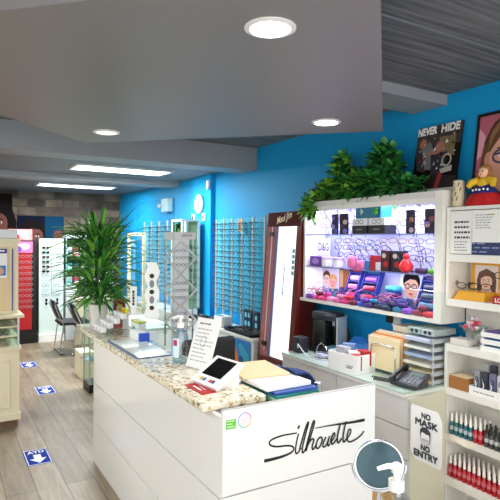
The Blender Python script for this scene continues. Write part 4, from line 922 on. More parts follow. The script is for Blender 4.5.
for k in range(14):
    y = 3.62-.092*k; c = CASEC[(k*5+2) % 12]
    if k % 3: egg('glasses_case',2.778+.006*(k % 3),y,Z3+.0405,(.044,.078,.030),M('gc_'+c[1:],c,.4),'glasses case lying atop the bottom front row, %s from the mahogany cabinet'%ORD[k],'glasses case','cases atop the front row of the bottom shelf')
for k in range(13):
    y = 3.62-.100*k; c = CASEC[(k*3+4) % 12]
    spec(FR[['red','pink','purple','blue'][k % 4]], (2.768,y,Z3+.072+.02*(k % 2)), (.5*math.sin(k*1.7),0,-PI/2+.4*math.sin(k*2.1)), 'bright child frame lying over the heaped cases, %s from the mahogany cabinet'%ORD[k], 'bright frames over the heaped cases', s=.95)

# ================================================================ plants on the display
def leafy(name, label, c, lobes, n, size, cols, trail=None, planter=True, seed=1):
    R = random.Random(seed); t = thing(name, label, 'plant', (c[0],c[1],DZ1), 'leafy plants on the lit display')
    if planter: MB().rbox((c[0],c[1],DZ1+.03),(.14,.26,.06),.01,M('planter_dark','#2c2a26',.7)).build('planter', t)
    lf = MB(); st = MB()
    for k in range(n):
        L_ = R.choice(lobes); 
        while True:
            u = Vector((R.uniform(-1,1),R.uniform(-1,1),R.uniform(-1,1)))
            if .25 < u.length < 1: break
        p = Vector(L_[0])+Vector((u.x*L_[1][0],u.y*L_[1][1],u.z*L_[1][2])); p.x = min(p.x, 2.955); p.z = max(p.z, DZ1+.035) if p.x > 2.74 and p.y < 3.76 else p.z
        d = (u+Vector((R.uniform(-.6,.2),R.uniform(-.6,.6),R.uniform(-.4,.5)))); d.x = min(d.x,.1)
        blade(lf, p, d, size*R.uniform(.6,1.25), size*.27*R.uniform(.7,1.2), R.uniform(.0,.5), M(*R.choice(cols)))
    for L_ in lobes:
        for k in range(4):
            q = Vector(L_[0])+Vector((0,R.uniform(-.8,.8)*L_[1][1],R.uniform(0,.9)*L_[1][2])); q.x = min(q.x,2.95)
            st.tube([(c[0],c[1]+R.uniform(-.1,.1),DZ1+.05),((c[0]+q.x)/2,(c[1]+q.y)/2,max((DZ1+.08+q.z)/2,DZ1+.04)),q],.004,M('vine_stem','#4a5a2a',.6),4)
    st.build('stems', t); lf.build('foliage', t); return t
IV = [('ivy_mid','#3c8f3c',.4),('ivy_light','#86c244',.4),('ivy_dark','#1f5a2a',.4),('ivy_deep','#0f3520',.4)]
leafy('ivy_plant','trailing bright green ivy spilling over the mahogany end of the display',(2.86,3.58,0),[((2.87,3.46,2.12),(.08,.16,.09)),((2.86,3.58,2.08),(.07,.09,.07)),((2.735,3.62,1.99),(.02,.06,.07)),((2.85,3.52,2.10),(.09,.15,.1))],620,.08,[IV[0],IV[1],IV[1],IV[2]],seed=2)
leafy('ivy_plant','upright green leafy plant with a tall sprig between ivy and dark fern',(2.86,3.22,0),[((2.86,3.22,2.13),(.1,.22,.12)),((2.84,3.25,2.10),(.07,.22,.07)),((2.86,3.36,2.24),(.05,.09,.12)),((2.86,3.34,2.35),(.03,.03,.05)),((2.82,3.15,2.12),(.05,.18,.08))],620,.085,[IV[0],IV[1],IV[0],IV[2]],seed=4)
leafy('fern_plant','dark green bushy fern between the sprig plant and the leaning poster',(2.86,2.80,0),[((2.85,2.86,2.20),(.07,.19,.15)),((2.85,2.87,2.32),(.06,.12,.09)),((2.83,2.72,2.10),(.04,.26,.05)),((2.82,2.95,2.15),(.07,.15,.1))],760,.08,[IV[2],IV[0],('ivy_mid2','#1f5a2a',.4),IV[0]],seed=6)
# poster NEVER HIDE
po = thing('poster', 'dark photo poster with white capital lettering leaning on the blue wall above the display', 'poster', (2.93,2.47,DZ1))
pm = MB(); O = Vector((2.905,2.655,DZ1+.035)); U = Vector((0,-1,0)); V = Vector((.075,.0,.445)).normalized(); N_ = U.cross(V).normalized()
pm.prism([O, O+U*.375, O+U*.375+V*.45, O+V*.45], -N_*.008, M('poster_photo_dark','#191214',.6,spec=.15,noise=.5,scale=9))
a_ = Art(pm,O,U,V); a_.rect(.0,.30,.375,.45,M('photo_grey','#5c5654',.6,spec=.15,noise=.8,scale=22,sub='#1a1516')); a_.rect(.2,.22,.33,.36,M('photo_tan','#8a7a55',.5,noise=.5,scale=20))
SK2 = M('photo_skin','#a8705c',.5); RD2 = M('photo_red','#9c2f30',.5)
a_.poly([(.0,.28),(.02,.33),(.10,.26),(.13,.2),(.1,.12),(.03,.14)],M('photo_coat','#3a3034',.5)); a_.poly([(.05,.3),(.12,.34),(.18,.24),(.17,.13),(.1,.14)],M('photo_steel','#7d8084',.5,noise=.4,scale=30)); a_.ell(.06,.33,.03,.035,SK2)
a_.ell(.21,.29,.035,.042,SK2); a_.poly([(.14,.24),(.28,.25),(.27,.1),(.2,.06),(.16,.1)],M('photo_navy','#20222e',.5)); a_.poly([(.12,.27),(.2,.26),(.2,.24),(.12,.24)],SK2); a_.ring(.28,.19,.035,.04,.012,M('photo_pale','#b9b3a8',.5)); a_.poly([(.23,.13),(.33,.15),(.33,.11),(.25,.10)],M('photo_pale'))
a_.poly([(.0,.0),(.375,.0),(.375,.07),(.2,.10),(.0,.08)],M('photo_floor','#241416',.5)); a_.poly([(.2,.0),(.24,.0),(.26,.1),(.23,.11)],RD2); PR = random.Random(11)
for k in range(46):
    u, v, e = PR.uniform(.01,.34), PR.uniform(.09,.40), PR.uniform(.006,.022)
    a_.poly([(u,v),(u+e*PR.uniform(.6,1.6),v+e*.3),(u+e*PR.uniform(.3,1),v+e*PR.uniform(.8,2))], PAPER if k % 4 == 0 else M('photo_pale') if k % 4 == 1 else RD2 if k % 4 == 2 else M('photo_black','#0d0a0b',.6,spec=.1)); a_.l -= a_.step
a_.up(); a_.lines(.03,.12,.045,2,.012,.004,PAPER,3)
a_.heavy('NEVER',.09,.416,.052,PAPER,.16,.003); a_.heavy('HIDE',.285,.416,.052,PAPER,.145,.003)
pm.build('board', po); MB().box((2.90,2.30,DZ1+.0005),(2.97,2.66,DZ1+.034),M('display_top_grey')).build('stand', po)
# ================================================================ shelf unit on the near side
sh = thing('shelf_unit', 'white open shelving unit of bottles and stands beside the lit wall display', 'shelf unit', (2.89,1.6,0))
SX, SY0, SY1 = 2.78, 1.0, 2.24
for z0, z1 in ((1.60-.022,1.624),(1.298,1.342),(1.01,1.056),(.735,.778),(.445,.487),(.16,.215)): MB().box((SX,SY0+.025,z0),(2.985,SY1-.022,z1),SHELFW).build('shelf', sh)
for z0, z1 in ((0,1.056),(1.298,1.92)): MB().box((SX,SY1-.022,z0),(2.985,SY1,z1),SHELFW).build('side_panel', sh)
MB().box((SX,SY0,0),(2.985,SY0+.025,1.92),SHELFW).build('side_panel', sh)
MB().box((2.985,SY0,0),(2.998,SY1,1.92),M('shelf_back','#e6e3da',.5)).build('back_panel', sh)
MB().box((SX,SY0+.025,1.90),(2.985,SY1-.022,1.92),SHELFW).build('top_panel', sh)
# notices on the top shelf
def notice(label, y1, y0, z0, z1, x, seed, top):
    m_ = MB().box((x,y0,z0),(x+.003,y1,z1),PAPER); a_ = Art(m_,(x,y1,z0),(0,-1,0),(0,0,1)); w, h = y1-y0, z1-z0
    if top: a_.lines(w*.2,w*.95,h*.72,4,h*.12,h*.045,INK,seed); a_.lines(w*.2,w*.95,h*.27,4,h*.065,h*.02,GREYINK,seed+1)
    else: a_.rect(w*.5,h*.83,w*.75,h*.87,M('highlight','#e8c84a',.6)); a_.lines(w*.12,w*.8,h*.84,6,h*.08,h*.02,GREYINK,seed)
    return tag(m_.build('notice'), label, 'sign', 'printed notices on the top shelf')
notice('white printed notice with large lines on the top shelf next to the display',2.215,2.062,1.628,1.893,SX+.004,8,True)
notice('white printed notice with a yellow highlight on the top shelf, second from the display',2.058,1.86,1.70,1.893,SX+.004,18,False)
nb = MB()
bb = MB().box((SX+.012,1.86,1.6245),(SX+.03,2.20,1.79),M('pattern_navy','#2b3766',.5)); a_ = Art(bb,(SX+.012,2.20,1.6245),(0,-1,0),(0,0,1))
for k in range(6): a_.lines(.0,.34,.015+.025*k,1,.02,.008,M('pattern_pale','#8f9ac0',.5),k)
tag(bb.build('patterned_board'), 'navy patterned board behind the notices on the top shelf', 'board')
# vase, doll, framed portrait
vs_ = thing('vase', 'cream carved cylindrical vase on the shelf beside the poster', 'vase', (2.83,2.205,1.92))
v_ = MB().lathe((2.83,2.195,1.92),[(.030,0),(.036,.006),(.036,.14),(.033,.165),(.024,.172),(.022,.165),(.028,.14)],M('vase_cream','#dccfae',.5),20)
for k in range(7):
    q = PI+(-.8+.27*k); z0 = 1.96+.03*(k*3 % 4); c_, s_ = math.cos(q), math.sin(q)
    v_.tube([(2.83+.0362*c_,2.195+.0362*s_,z0),(2.83+.0362*math.cos(q+.2),2.195+.0362*math.sin(q+.2),z0+.025)],.004,M('vase_mark','#5a4434',.6),4)
v_.build('body', vs_, True)
dl = thing('doll', 'cloth doll in red and blue skirt with yellow arms sitting before the framed portrait', 'doll', (2.84,2.01,1.92))
DR = M('doll_red','#cf1a1c',.8,noise=.2,scale=40); DB = M('doll_blue','#1c2a80',.8); DY = M('doll_yellow','#ecc22a',.7)
sk = MB(); n = 40; prof = [(.115,.0),(.118,.02),(.10,.06),(.075,.085)]; vs = []
for j, (r, zz) in enumerate(prof):
    for k in range(n):
        q = 2*PI*k/n; rr = r*(1+(.09 if j < 2 else .04)*math.sin(q*9)); vs.append((2.85+rr*math.cos(q)*.5,2.0+rr*math.sin(q),1.92+zz))
sk.add(vs,[(j*n+k,j*n+(k+1)%n,(j+1)*n+(k+1)%n,(j+1)*n+k) for j in range(3) for k in range(n)]+[tuple(range(n))[::-1]],DR); sk.build('skirt', dl, True)
ap = MB(); vs = []
prof = [(.085,.078),(.078,.095),(.055,.115),(.04,.13)]
for j, (r, zz) in enumerate(prof):
    for k in range(n):
        q = 2*PI*k/n; vs.append((2.85+r*math.cos(q)*.55,2.0+r*math.sin(q)*1.05,1.92+zz))
ap.add(vs,[(j*n+k,j*n+(k+1)%n,(j+1)*n+(k+1)%n,(j+1)*n+k) for j in range(3) for k in range(n)]+[tuple(range(n))[::-1],tuple(3*n+k for k in range(n))],DB)
for k in range(5): ap.ball((2.85-.043+.004*abs(k-2),2.0+.05-.025*k,1.92+.098+.003*(k % 2)),.007,PAPER,8)
ap.build('apron', dl, True)
bd = MB().ball((2.85,2.0,2.06),.034,DY,14,(1,1.2,1.1)); bd.tube([(2.845,2.03,2.08),(2.83,2.075,2.065),(2.815,2.085,2.04)],[.022,.024,.016],DY,10).tube([(2.845,1.97,2.08),(2.83,1.925,2.065),(2.815,1.915,2.04)],[.022,.024,.016],DY,10); bd.build('bodice', dl, True)
he = MB().ball((2.85,2.0,2.125),.036,M('doll_skin','#f0c0a0',.6),16); 
for s_ in (-1,1): he.ball((2.8165,2.0+.013*s_,2.128),.0045,INK,8)
he.ball((2.8155,2.0,2.11),.004,REDC,8); he.build('head', dl, True)
hr = MB().ball((2.863,2.0,2.137),.038,M('doll_hair','#a8743a',.8),14,(1,1.1,1)); 
for s_ in (-1,1): hr.ball((2.852,2.0+.037*s_,2.115),.016,M('doll_hair'),10,(1,1,1.6))
hr.build('hair', dl, True)
dl.location.y += .03
pfm = thing('framed_portrait', 'black framed portrait of a smiling girl in glasses above the shelving', 'picture', (2.95,1.85,1.92))
O = Vector((2.925,2.19,1.921)); U = Vector((0,-1,0)); V = Vector((.062,-.012,.62)).normalized(); N_ = U.cross(V).normalized()
W_, H_ = .55, .60; f_ = MB()
fm = M('frame_black_wood','#131110',.3)
for (u0,v0,u1,v1) in ((0,0,W_,.018),(0,H_-.018,W_,H_),(0,.018,.018,H_-.018),(W_-.018,.018,W_,H_-.018)): f_.prism([O+U*u0+V*v0,O+U*u1+V*v0,O+U*u1+V*v1,O+U*u0+V*v1],-N_*.02,fm)
f_.build('frame', pfm)
pc = MB(); O2 = O-N_*.006; pc.prism([O2+U*.018+V*.018,O2+U*(W_-.018)+V*.018,O2+U*(W_-.018)+V*(H_-.018),O2+U*.018+V*(H_-.018)],-N_*.008,M('portrait_ground','#c4687a',.5,noise=.25,scale=6))
a_ = Art(pc,O2,U,V); HB = M('portrait_hair','#6b4528',.6,noise=.3,scale=25); HB2 = M('portrait_hair_light','#8d6440',.6); SKP = M('portrait_skin','#dba288',.6); SKP2 = M('portrait_skin_warm','#cd8a74',.6)
a_.poly([(.02,.30),(.05,.33),(.07,.45),(.03,.50),(.02,.5)],M('portrait_pink','#e3a0b4',.5))
a_.poly([(.03,.02),(.05,.30),(.07,.42),(.12,.53),(.20,.58),(.32,.575),(.44,.50),(.49,.35),(.50,.02)],HB)
a_.poly([(.10,.50),(.20,.57),(.30,.57),(.20,.54),(.13,.44),(.10,.36)],HB2); a_.stroke([(.07,.40),(.11,.49),(.17,.555),(.22,.575)],.018,M('headband','#4a2a20',.5))
a_.ell(.105,.30,.03,.05,SKP2); a_.ell(.27,.29,.16,.22,SKP); a_.poly([(.12,.36),(.15,.46),(.22,.53),(.31,.53),(.25,.48),(.17,.43)],HB); a_.poly([(.31,.53),(.38,.49),(.42,.40),(.38,.44),(.27,.49)],HB)
for s_ in (-1,1):
    a_.ell(.275+s_*.072,.315,.03,.016,PAPER); a_.ell(.275+s_*.072,.315,.014,.015,M('eye_blue_grey','#4d5a66',.4)); a_.stroke([(.275+s_*.03,.36),(.275+s_*.075,.375),(.275+s_*.115,.36)],.010,HB)
    a_.ring(.275+s_*.076,.312,.062,.042,.013,M('portrait_glasses','#3d3f66',.4),20)
a_.stroke([(.258,.322),(.292,.322)],.010,M('portrait_glasses')); a_.stroke([(.14,.325),(.205,.33)],.012,M('portrait_glasses')); a_.ell(.275,.235,.028,.018,SKP2)
a_.poly([(.205,.19),(.24,.165),(.275,.155),(.31,.165),(.345,.19),(.31,.185),(.275,.182),(.24,.185)],M('print_lips','#b8433f',.6)); a_.stroke([(.222,.184),(.275,.172),(.328,.184)],.010,PAPER)
a_.poly([(.03,.02),(.14,.10),(.27,.06),(.40,.10),(.53,.02)],M('portrait_top','#8a2a3a',.6)); pc.build('picture', pfm)
# yellow case display
yd = thing('yellow_display', 'yellow counter display with a woman portrait and spectacles on the second shelf', 'display stand', (2.87,2.10,1.3422))
YEL = M('yolk_yellow','#e3a52a',.4)
MB().prism([(2.80,2.20,1.3422),(2.80,1.98,1.3422),(2.82,1.99,1.395),(2.82,2.17,1.395)],(.10,0,0),YEL).build('base', yd)
bk = MB().box((2.935,1.90,1.3422),(2.945,2.17,1.575),YEL); a_ = Art(bk,(2.935,2.17,1.3422),(0,-1,0),(0,0,1)); a_.rect(.03,.05,.19,.215,M('portrait_pale','#e6d9d2',.5)); a_.face(.11,.115,.085,M('print_skin_pale','#efc8b4',.6),M('hair_ash','#6a4a3e',.6),True); bk.build('back_card', yd)
for k, (y, zz, c) in enumerate(((2.12,1.43,'black'),(2.03,1.43,'black'))): spec(FR[c], (2.83,y,zz), tiltrot(-.3,.5), 'black spectacles resting on the yellow display, %s from the wall display'%ORD[k], 'spectacles on the yellow display', s=1.0, d=.6)
spec(FR['brown'], (2.925,1.935,1.50), WEST, 'brown spectacles hung on the yellow card beside the woman portrait', 'spectacle hung on the yellow card', d=.05)
spec(FR['black'], (2.96,1.87,1.48), (0,PI/2,-PI/2), 'black spectacles hanging sideways past the yellow card', 'spectacle hung past the yellow card', d=.12)
rx = MB().rbox((2.82,1.85,1.3642),(.06,.14,.044),.003,REDC); Art(rx,(2.7895,1.92,1.3422),(0,-1,0),(0,0,1)).text('LO',.04,.022,.026,PAPER,.03); tag(rx.build('red_box'), 'small red box with white letters beside the yellow display', 'box')
# glass dish, clear tray, stacked white trays on the third shelf
ZS = 1.0562
ds = thing('sweet_dish', 'stemmed glass dish heaped with wrapped sweets on the third shelf', 'dish', (2.87,2.10,ZS))
MB().lathe((2.87,2.10,ZS),[(.04,0),(.042,.004),(.008,.012),(.007,.06),(.02,.07),(.06,.09),(.085,.12),(.082,.12),(.055,.095),(.01,.08)],clear('dish_glass','#e6eeee',.5),24).build('bowl', ds, True)
SW = ['#e87a90','#f0ece8','#c8b8d0','#d83a50','#b0b8c0','#f4c8d0']
for k in range(26):
    q = k*2.4; r_ = .062*math.sqrt((k % 13)/13) if k < 20 else .02; lvl = 0 if k < 13 else 1 if k < 20 else 2
    sw = MB().rbox((2.87+r_*math.cos(q)*(1-.3*lvl),2.10+r_*math.sin(q)*(1-.3*lvl),ZS+.115+.028*lvl),(.036,.024,.022),.008,M('sweet_'+SW[k % 6][1:],SW[k % 6],.25),q)
    tag(sw.build('wrapped_sweet'), 'wrapped sweet heaped in the stemmed glass dish', 'sweet', 'sweets heaped in the glass dish')
MB_ = MB().rbox((2.84,2.145,ZS+.02),(.10,.13,.04),.006,M('clear_box','#dcdad4',.25)); tag(MB_.build('clear_box'), 'low clear plastic box before the stemmed dish', 'box')
MB_ = MB().rbox((2.93,2.0,ZS+.02),(.08,.10,.04),.006,M('clear_box_grey','#c4c6c6',.3)); tag(MB_.build('clear_box'), 'greyish low plastic box behind the stemmed dish foot', 'box')
for k in range(3):
    t = thing('paper_tray', 'white tray in the third shelf stack, %s from its base'%ORD[k], 'tray', (2.86,1.86,ZS+.042*k), 'stacked white trays on the third shelf')
    z0 = ZS+.042*k; b_ = MB().box((2.79,1.72,z0),(2.93,1.99,z0+.005),PAPER)
    for a1, b1 in (((2.79,1.72),(2.795,1.99)),((2.925,1.72),(2.93,1.99)),((2.795,1.72),(2.925,1.725)),((2.795,1.985),(2.925,1.99))): b_.box((*a1,z0+.005),(*b1,z0+.028),PAPER)
    for x in (2.80,2.92):
        for y in (1.73,1.98): b_.box((x-.004,y-.004,z0+.028),(x+.004,y+.004,z0+.042),PAPER)
    b_.build('tray_body', t)
    fl = MB().box((2.80,1.75,z0+.0055),(2.92,1.97,z0+.034),M('tray_fill_%d'%k,('#2f6f9c','#2a5aa8','#5a3a8c')[k],.5)); tag(fl.build('cloth_pack'), 'coloured pack lying in the %s white tray from the base of the stack'%ORD[k], 'pack', 'packs in the stacked white trays')
# fourth shelf: brown box, white display box with patterned pouches
ZF = .7782
bx_ = MB().rbox((2.86,2.145,ZF+.04),(.13,.14,.08),.002,M('cardboard','#a8713a',.7,noise=.1,scale=30)); bx_.box((2.797,2.08,ZF+.08),(2.92,2.21,ZF+.0815),M('cardboard_inner','#d9c9a8',.7)); tag(bx_.build('cardboard_box'), 'brown cardboard box on the fourth shelf beside the pouches', 'box')
wt = thing('pouch_tray', 'white display tray holding patterned pouches on the fourth shelf', 'tray', (2.86,1.90,ZF))
b_ = MB().box((2.79,1.62,ZF),(2.97,2.06,ZF+.005),PAPER)
for a1, b1, h in (((2.785,1.62),(2.79,2.06),.05),((2.965,1.62),(2.97,2.06),.10),((2.79,1.615),(2.965,1.62),.05),((2.79,2.06),(2.965,2.065),.05)): b_.box((*a1,ZF),(*b1,ZF+h),PAPER)
Art(b_,(2.785,2.06,ZF),(0,-1,0),(0,0,1)).lines(.03,.18,.02,1,.02,.006,GREYINK,4); b_.build('body', wt)
PC = ['#8d8e98','#3a3a46','#6d6f8c','#c9c9cc','#4a4a5e','#a9a7ad','#2f3048','#7a6a72']
for r in range(2):
    for k in range(8):
        y = 2.03-.052*k; h = .14+.03*r
        p_ = MB().rbox((2.825+.085*r,y,ZF+.0055+h/2),(.03,.046,h),.012,M('pouch_%d'%((k+3*r) % 8),PC[(k+3*r) % 8],.6),seg=2)
        a_ = Art(p_,(2.8095+.085*r,y+.02,ZF+.01),(0,-1,0),(0,0,1)); a_.stroke([(.004,.01),(.02,.05),(.012,.09)],.007,PAPER); a_.ring(.024,h*.6,.010,.014,.005,INK,10); a_.stroke([(.03,.02),(.034,.06),(.03,.095)],.005,NAVY)
        tag(p_.build('pouch',smooth=True), 'patterned grey pouch in the white tray, %s from the brown box, %s line'%(ORD[k],('front','rear')[r]), 'pouch', 'patterned pouches in the white tray')
# spray bottles on the two lower shelves
def spray(x, y, z, liq, cap, hh):
    t = bpy.data.objects.new('spray_bottle', None); COL.objects.link(t); t.location = (x,y,z); t.empty_display_size = .02
    MB().lathe((x,y,z),[(.0125,0),(.0135,.003),(.0135,.066*hh),(.007,.076*hh),(.007,.082*hh)],liq,12).build('body', t, True)
    MB().lathe((x,y,z+.03),[(.0138,0),(.0138,.024*hh)],M('bottle_label_'+liq.name,'#b9c4c8' if 'teal' in liq.name else '#d8707a' if 'red' in liq.name else '#c8c8c4',.5),12).build('label', t)
    MB().lathe((x,y,z+.082*hh),[(.0095,0),(.0095,.018),(.0065,.024),(.0065,.046),(.004,.05)],cap,10).build('cap', t, True)
    return t
LQ = {'red':M('liquid_red','#b8202a',.15),'teal':M('liquid_teal','#2a6a74',.15),'dark':M('liquid_dark','#4a4c4c',.2)}
protos = {}
def put_spray(kind, cap, x, y, z, label, grp):
    key = (kind, cap.name)
    if key not in protos: t = protos[key] = spray(x, y, z, LQ[kind], cap, 1.0)
    else: t = cp(protos[key], (x,y,z))
    tag(t, label, 'bottle', grp)
CAPW = M('cap_white','#efece6',.4); CAPK = M('cap_black','#1c1c1c',.4)
RNK = ('front','second','third','rear')
for r in range(4):
    for k in range(11):
        put_spray('red', CAPW, 2.80+.034*r, 2.195-.034*k-.008*r, .2152, 'red spray bottle on the lowest stocked shelf, %s rank, %s from the sign'%(RNK[r],ORD[k]), 'red bottles on the lowest stocked shelf')
for r in range(3):
    for k in range(9):
        kind = 'teal' if k < 5 else 'red'
        put_spray(kind, CAPW, 2.80+.036*r, 2.19-.034*k-.006*r, .4872, '%s spray bottle on the shelf above the paper strip, %s rank, %s along'%(kind,RNK[r],ORD[k]), 'white capped bottles on the shelf above the paper strip') if not (kind == 'red' and k > 6) else None
for r in range(2):
    for k in range(6):
        if k < 6: put_spray('dark', CAPK, 2.80+.036*r, 1.945-.033*k, .4872, 'small dark capped bottle above the paper strip, %s rank, %s along'%(RNK[r],ORD[k]), 'dark capped bottles after the red ones')
st_ = MB(); n = 10; vs = []
for i in range(n+1):
    t = i/n; vs += [(2.7795-.012*math.sin(PI*t),2.20-.19*t,.452+.006*math.sin(2*PI*t)),(2.7795-.006*math.sin(PI*t),2.20-.19*t,.486)]
st_.add(vs,[(2*i,2*i+2,2*i+3,2*i+1) for i in range(n)],M('strip_cream','#efe9da',.6)); o = st_.build('price_strip'); md = o.modifiers.new('thick','SOLIDIFY'); md.thickness = .0008; tag(o, 'curled cream paper strip on the shelf edge over the red bottles', 'label strip')

# ================================================================ back counter with drawers
bc = thing('back_counter', 'low white drawer counter with a glass top along the blue wall', 'counter', (2.7,2.9,0))
MB().box((2.452,2.235,0),(2.998,3.555,.755),M('counter_body','#d9d6cf',.5)).build('carcass', bc)
DW = M('drawer_grey_white','#d6d3cd',.35)
for y0, y1 in ((2.215,2.88),(2.886,3.56)):
    for z0, z1 in ((.02,.372),(.379,.562),(.569,.752)): MB().box((2.432,y0,z0),(2.4515,y1,z1),DW).build('drawer', bc)
MB().box((2.4525,2.2205,0),(2.776,2.2345,.752),M('end_cream','#e9dfc8',.45)).build('end_panel', bc)
MB().box((2.425,2.2,.7555),(2.775,3.562,.775),SHELFW).build('top', bc) if False else MB().box((2.425,2.242,.7555),(2.998,3.562,.775),SHELFW).build('top', bc)
MB().box((2.422,2.243,.7755),(2.998,3.562,.783),M('top_glass','#b9cfc0',.05)).build('glass_top', bc)
ZB = .7832
# coffee machine
cf = thing('coffee_machine', 'black coffee machine with a silver side plate on the back counter', 'coffee machine', (2.76,3.42,ZB))
R20 = .35
cm = Matrix.Rotation(R20,3,'Z')
def cfp(x,y,z): return Vector((2.77,3.41,ZB))+cm@Vector((x,y,z))
MB().rbox(cfp(0,.0,.02),(.16,.26,.04),.012,BLACK,R20).build('base', cf, True)
MB().rbox(cfp(0.02,.05,.15),(.14,.13,.24),.02,BLACK,R20).build('body', cf, True)
MB().rbox(cfp(0,-.01,.30),(.15,.25,.075),.03,M('machine_lid','#2e3238',.3),R20).build('head', cf, True)
MB().tube([cfp(0,-.07,.27),cfp(0,-.07,.22)],.02,CHROME,12).build('spout', cf, True)
MB().rbox(cfp(-.01,-.07,.045),(.11,.10,.012),.004,M('drip_blue','#6fb4c8',.3),R20).build('drip_tray', cf)
MB().obox(cfp(.0,-.138,.165),(.15,.012,.27),M('silver_plate','#c9ced4',.35,.2),R20).build('side_plate', cf)
sp_ = thing('speaker', 'small black speaker with a cable at the far end of the back counter', 'speaker', (2.54,3.50,ZB))
MB().rbox((2.56,3.49,ZB+.065),(.10,.10,.13),.012,M('speaker_black','#23262a',.5)).build('body', sp_, True); MB().lathe((2.509,3.49,ZB+.06),[(.035,0),(.03,-.002)],M('speaker_mesh','#33373c',.8),16,'x').build('driver', sp_)
cb_ = MB().tube(smooth_line([(2.50,3.44,ZB+.05),(2.47,3.40,ZB+.09),(2.47,3.34,ZB+.05),(2.50,3.30,ZB+.006),(2.52,3.2,ZB+.006),(2.56,3.12,ZB+.006)],5),.004,M('cable_white','#e4e4e0',.5),6); tag(cb_.build('cable'), 'white cable curling from the small black speaker', 'cable')
bk_ = thing('wire_basket', 'small white wire basket with a looped handle before the coffee machine', 'basket', (2.56,3.22,ZB))
b_ = MB()
for zz, r in ((.008,.055),(.04,.068)): b_.tube([(2.57+r*.8*math.cos(2*PI*k/20),3.22+r*math.sin(2*PI*k/20),ZB+zz) for k in range(20)],.003,CHROME,5,closed=True)
for k in range(12):
    q = 2*PI*k/12; b_.tube([(2.57+.044*math.cos(q),3.22+.055*math.sin(q),ZB+.005),(2.57+.054*math.cos(q),3.22+.068*math.sin(q),ZB+.04)],.002,CHROME,4)
b_.build('wire_body', bk_); MB().tube([(2.57,3.22+.068*math.cos(PI*k/10),ZB+.04+.075*math.sin(PI*k/10)) for k in range(11)],.0035,CHROME,6).build('handle', bk_)
egg('sponge',2.57,3.22,ZB+.006,(.07,.09,.03),M('sponge_lilac','#c8c4e0',.7),'pale lilac pad inside the small wire basket','pad')
for k, (y, c) in enumerate(((3.50,'#2e2010'),(3.36,'#1e2812'))):
    t = thing('gold_bottle', 'dark gold patterned bottle against the wall, %s from the coffee machine'%ORD[k], 'bottle', (2.93,y,ZB), 'dark gold bottles against the blue wall')
    MB().lathe((2.93,y,ZB),[(.03,0),(.035,.01),(.035,.16),(.014,.21),(.012,.27)],M('bottle_gold_%d'%k,c,.3,noise=.6,scale=40,sub='#6e5420'),14).build('body', t, True); MB().lathe((2.93,y,ZB+.27),[(.014,0),(.014,.03)],M('bottle_cap_gold','#b9a060',.3,.6),10).build('cap', t)
bg = MB(); n = 12; vs = []
for i in range(n+1):
    for j in range(9):
        u = i/n*2-1; v = j/8*2-1; vs.append((2.84+.11*u, 3.07+.17*v, ZB+.004+max(0,.15*(1-u*u)*(1-v**4)+.02*math.sin(7*u+4*v)*(1-u*u)*(1-v*v))))
bg.add(vs,[(i*9+j,(i+1)*9+j,(i+1)*9+j+1,i*9+j+1) for i in range(n) for j in range(8)],M('bag_blue','#1f6fc4',.5)); o = bg.build('plastic_bag',smooth=True); md = o.modifiers.new('thick','SOLIDIFY'); md.thickness = .003; tag(o, 'crumpled blue bag lying behind the white carton on the back counter', 'bag')
ct = thing('open_carton', 'open white carton with red packets on the back counter', 'box', (2.57,2.79,ZB))
b_ = MB(); c0 = Vector((2.535,2.84,ZB)); rm_ = Matrix.Rotation(.12,3,'Z')
def cpt(x,y,z): return c0+rm_@Vector((x,y,z))
W1, D1, H1 = .19, .27, .13
for cen, dim in (((0,0,.003),(W1,D1,.006)),((-W1/2,0,H1/2),(.005,D1,H1)),((W1/2,0,H1/2),(.005,D1,H1)),((0,-D1/2,H1/2),(W1,.005,H1)),((0,D1/2,H1/2),(W1,.005,H1))): b_.obox(cpt(*cen),dim,PAPER,.12)
Art(b_,cpt(-W1/2-.0028,-D1*.15,.035),rm_@Vector((0,-1,0)),(0,0,1)).rect(0,0,.05,.008,GREYINK).rect(0,.014,.06,.02,GREYINK); b_.build('body', ct)
for k, (x,y,c,rz) in enumerate(((-.04,-.09,REDC,.3),(.0,-.03,PAPER,.9),(.03,-.09,REDC,-.2),(-.02,.06,M('packet_grey','#a9adb4',.5),.1),(.04,.06,M('packet_blue','#6d86b0',.5),.6))):
    m_ = MB().obox(cpt(x,y,.075+.012*k),(.06,.09,.10),c,rz); tag(m_.build('packet'), '%s packet standing in the open white carton, %s from the phone end'%(('red','white','red','grey','blue')[k],ORD[k]), 'packet', 'packets in the open white carton')
# file holder
fh = thing('file_holder', 'wire file holder standing on the back counter beside the phone', 'file holder', (2.66,2.66,ZB))
b_ = MB(); yA, yB = 2.53, 2.755
for x in (2.64,2.69,2.74,2.78): b_.tube(smooth_line([(x,yB,ZB+.02),(x,yB,ZB+.17),(x,yB-.03,ZB+.20),(x,yA+.03,ZB+.20),(x,yA,ZB+.17),(x,yA,ZB+.02)],3),.0035,CHROME,6)
for y in (yA,yB): b_.tube([(2.62,y,ZB+.02),(2.80,y,ZB+.02)],.0035,CHROME,6)
b_.build('wire_frame', fh)
for x in (2.64,2.78):
    for y in (yA,yB): MB().ball((x,y,ZB+.011),.011,CHROME,10).build('foot', fh, True)
for k in range(5):
    x = 2.648+.024*k
    m_ = MB().box((x,2.50,ZB+.026),(x+.010,2.79,ZB+.25+.008*k),(M('manila_pale','#eddcb0',.6),M('manila','#e6c9a0',.6),M('folder_orange','#d88a4a',.6),M('manila_pale'),M('folder_pale','#efe6d4',.6))[k])
    tag(m_.build('folder'), 'upright %s folder in the wire holder, %s from the front'%(('cream','manila','orange','cream','pale')[k],ORD[k]), 'folder', 'folders in the wire holder')
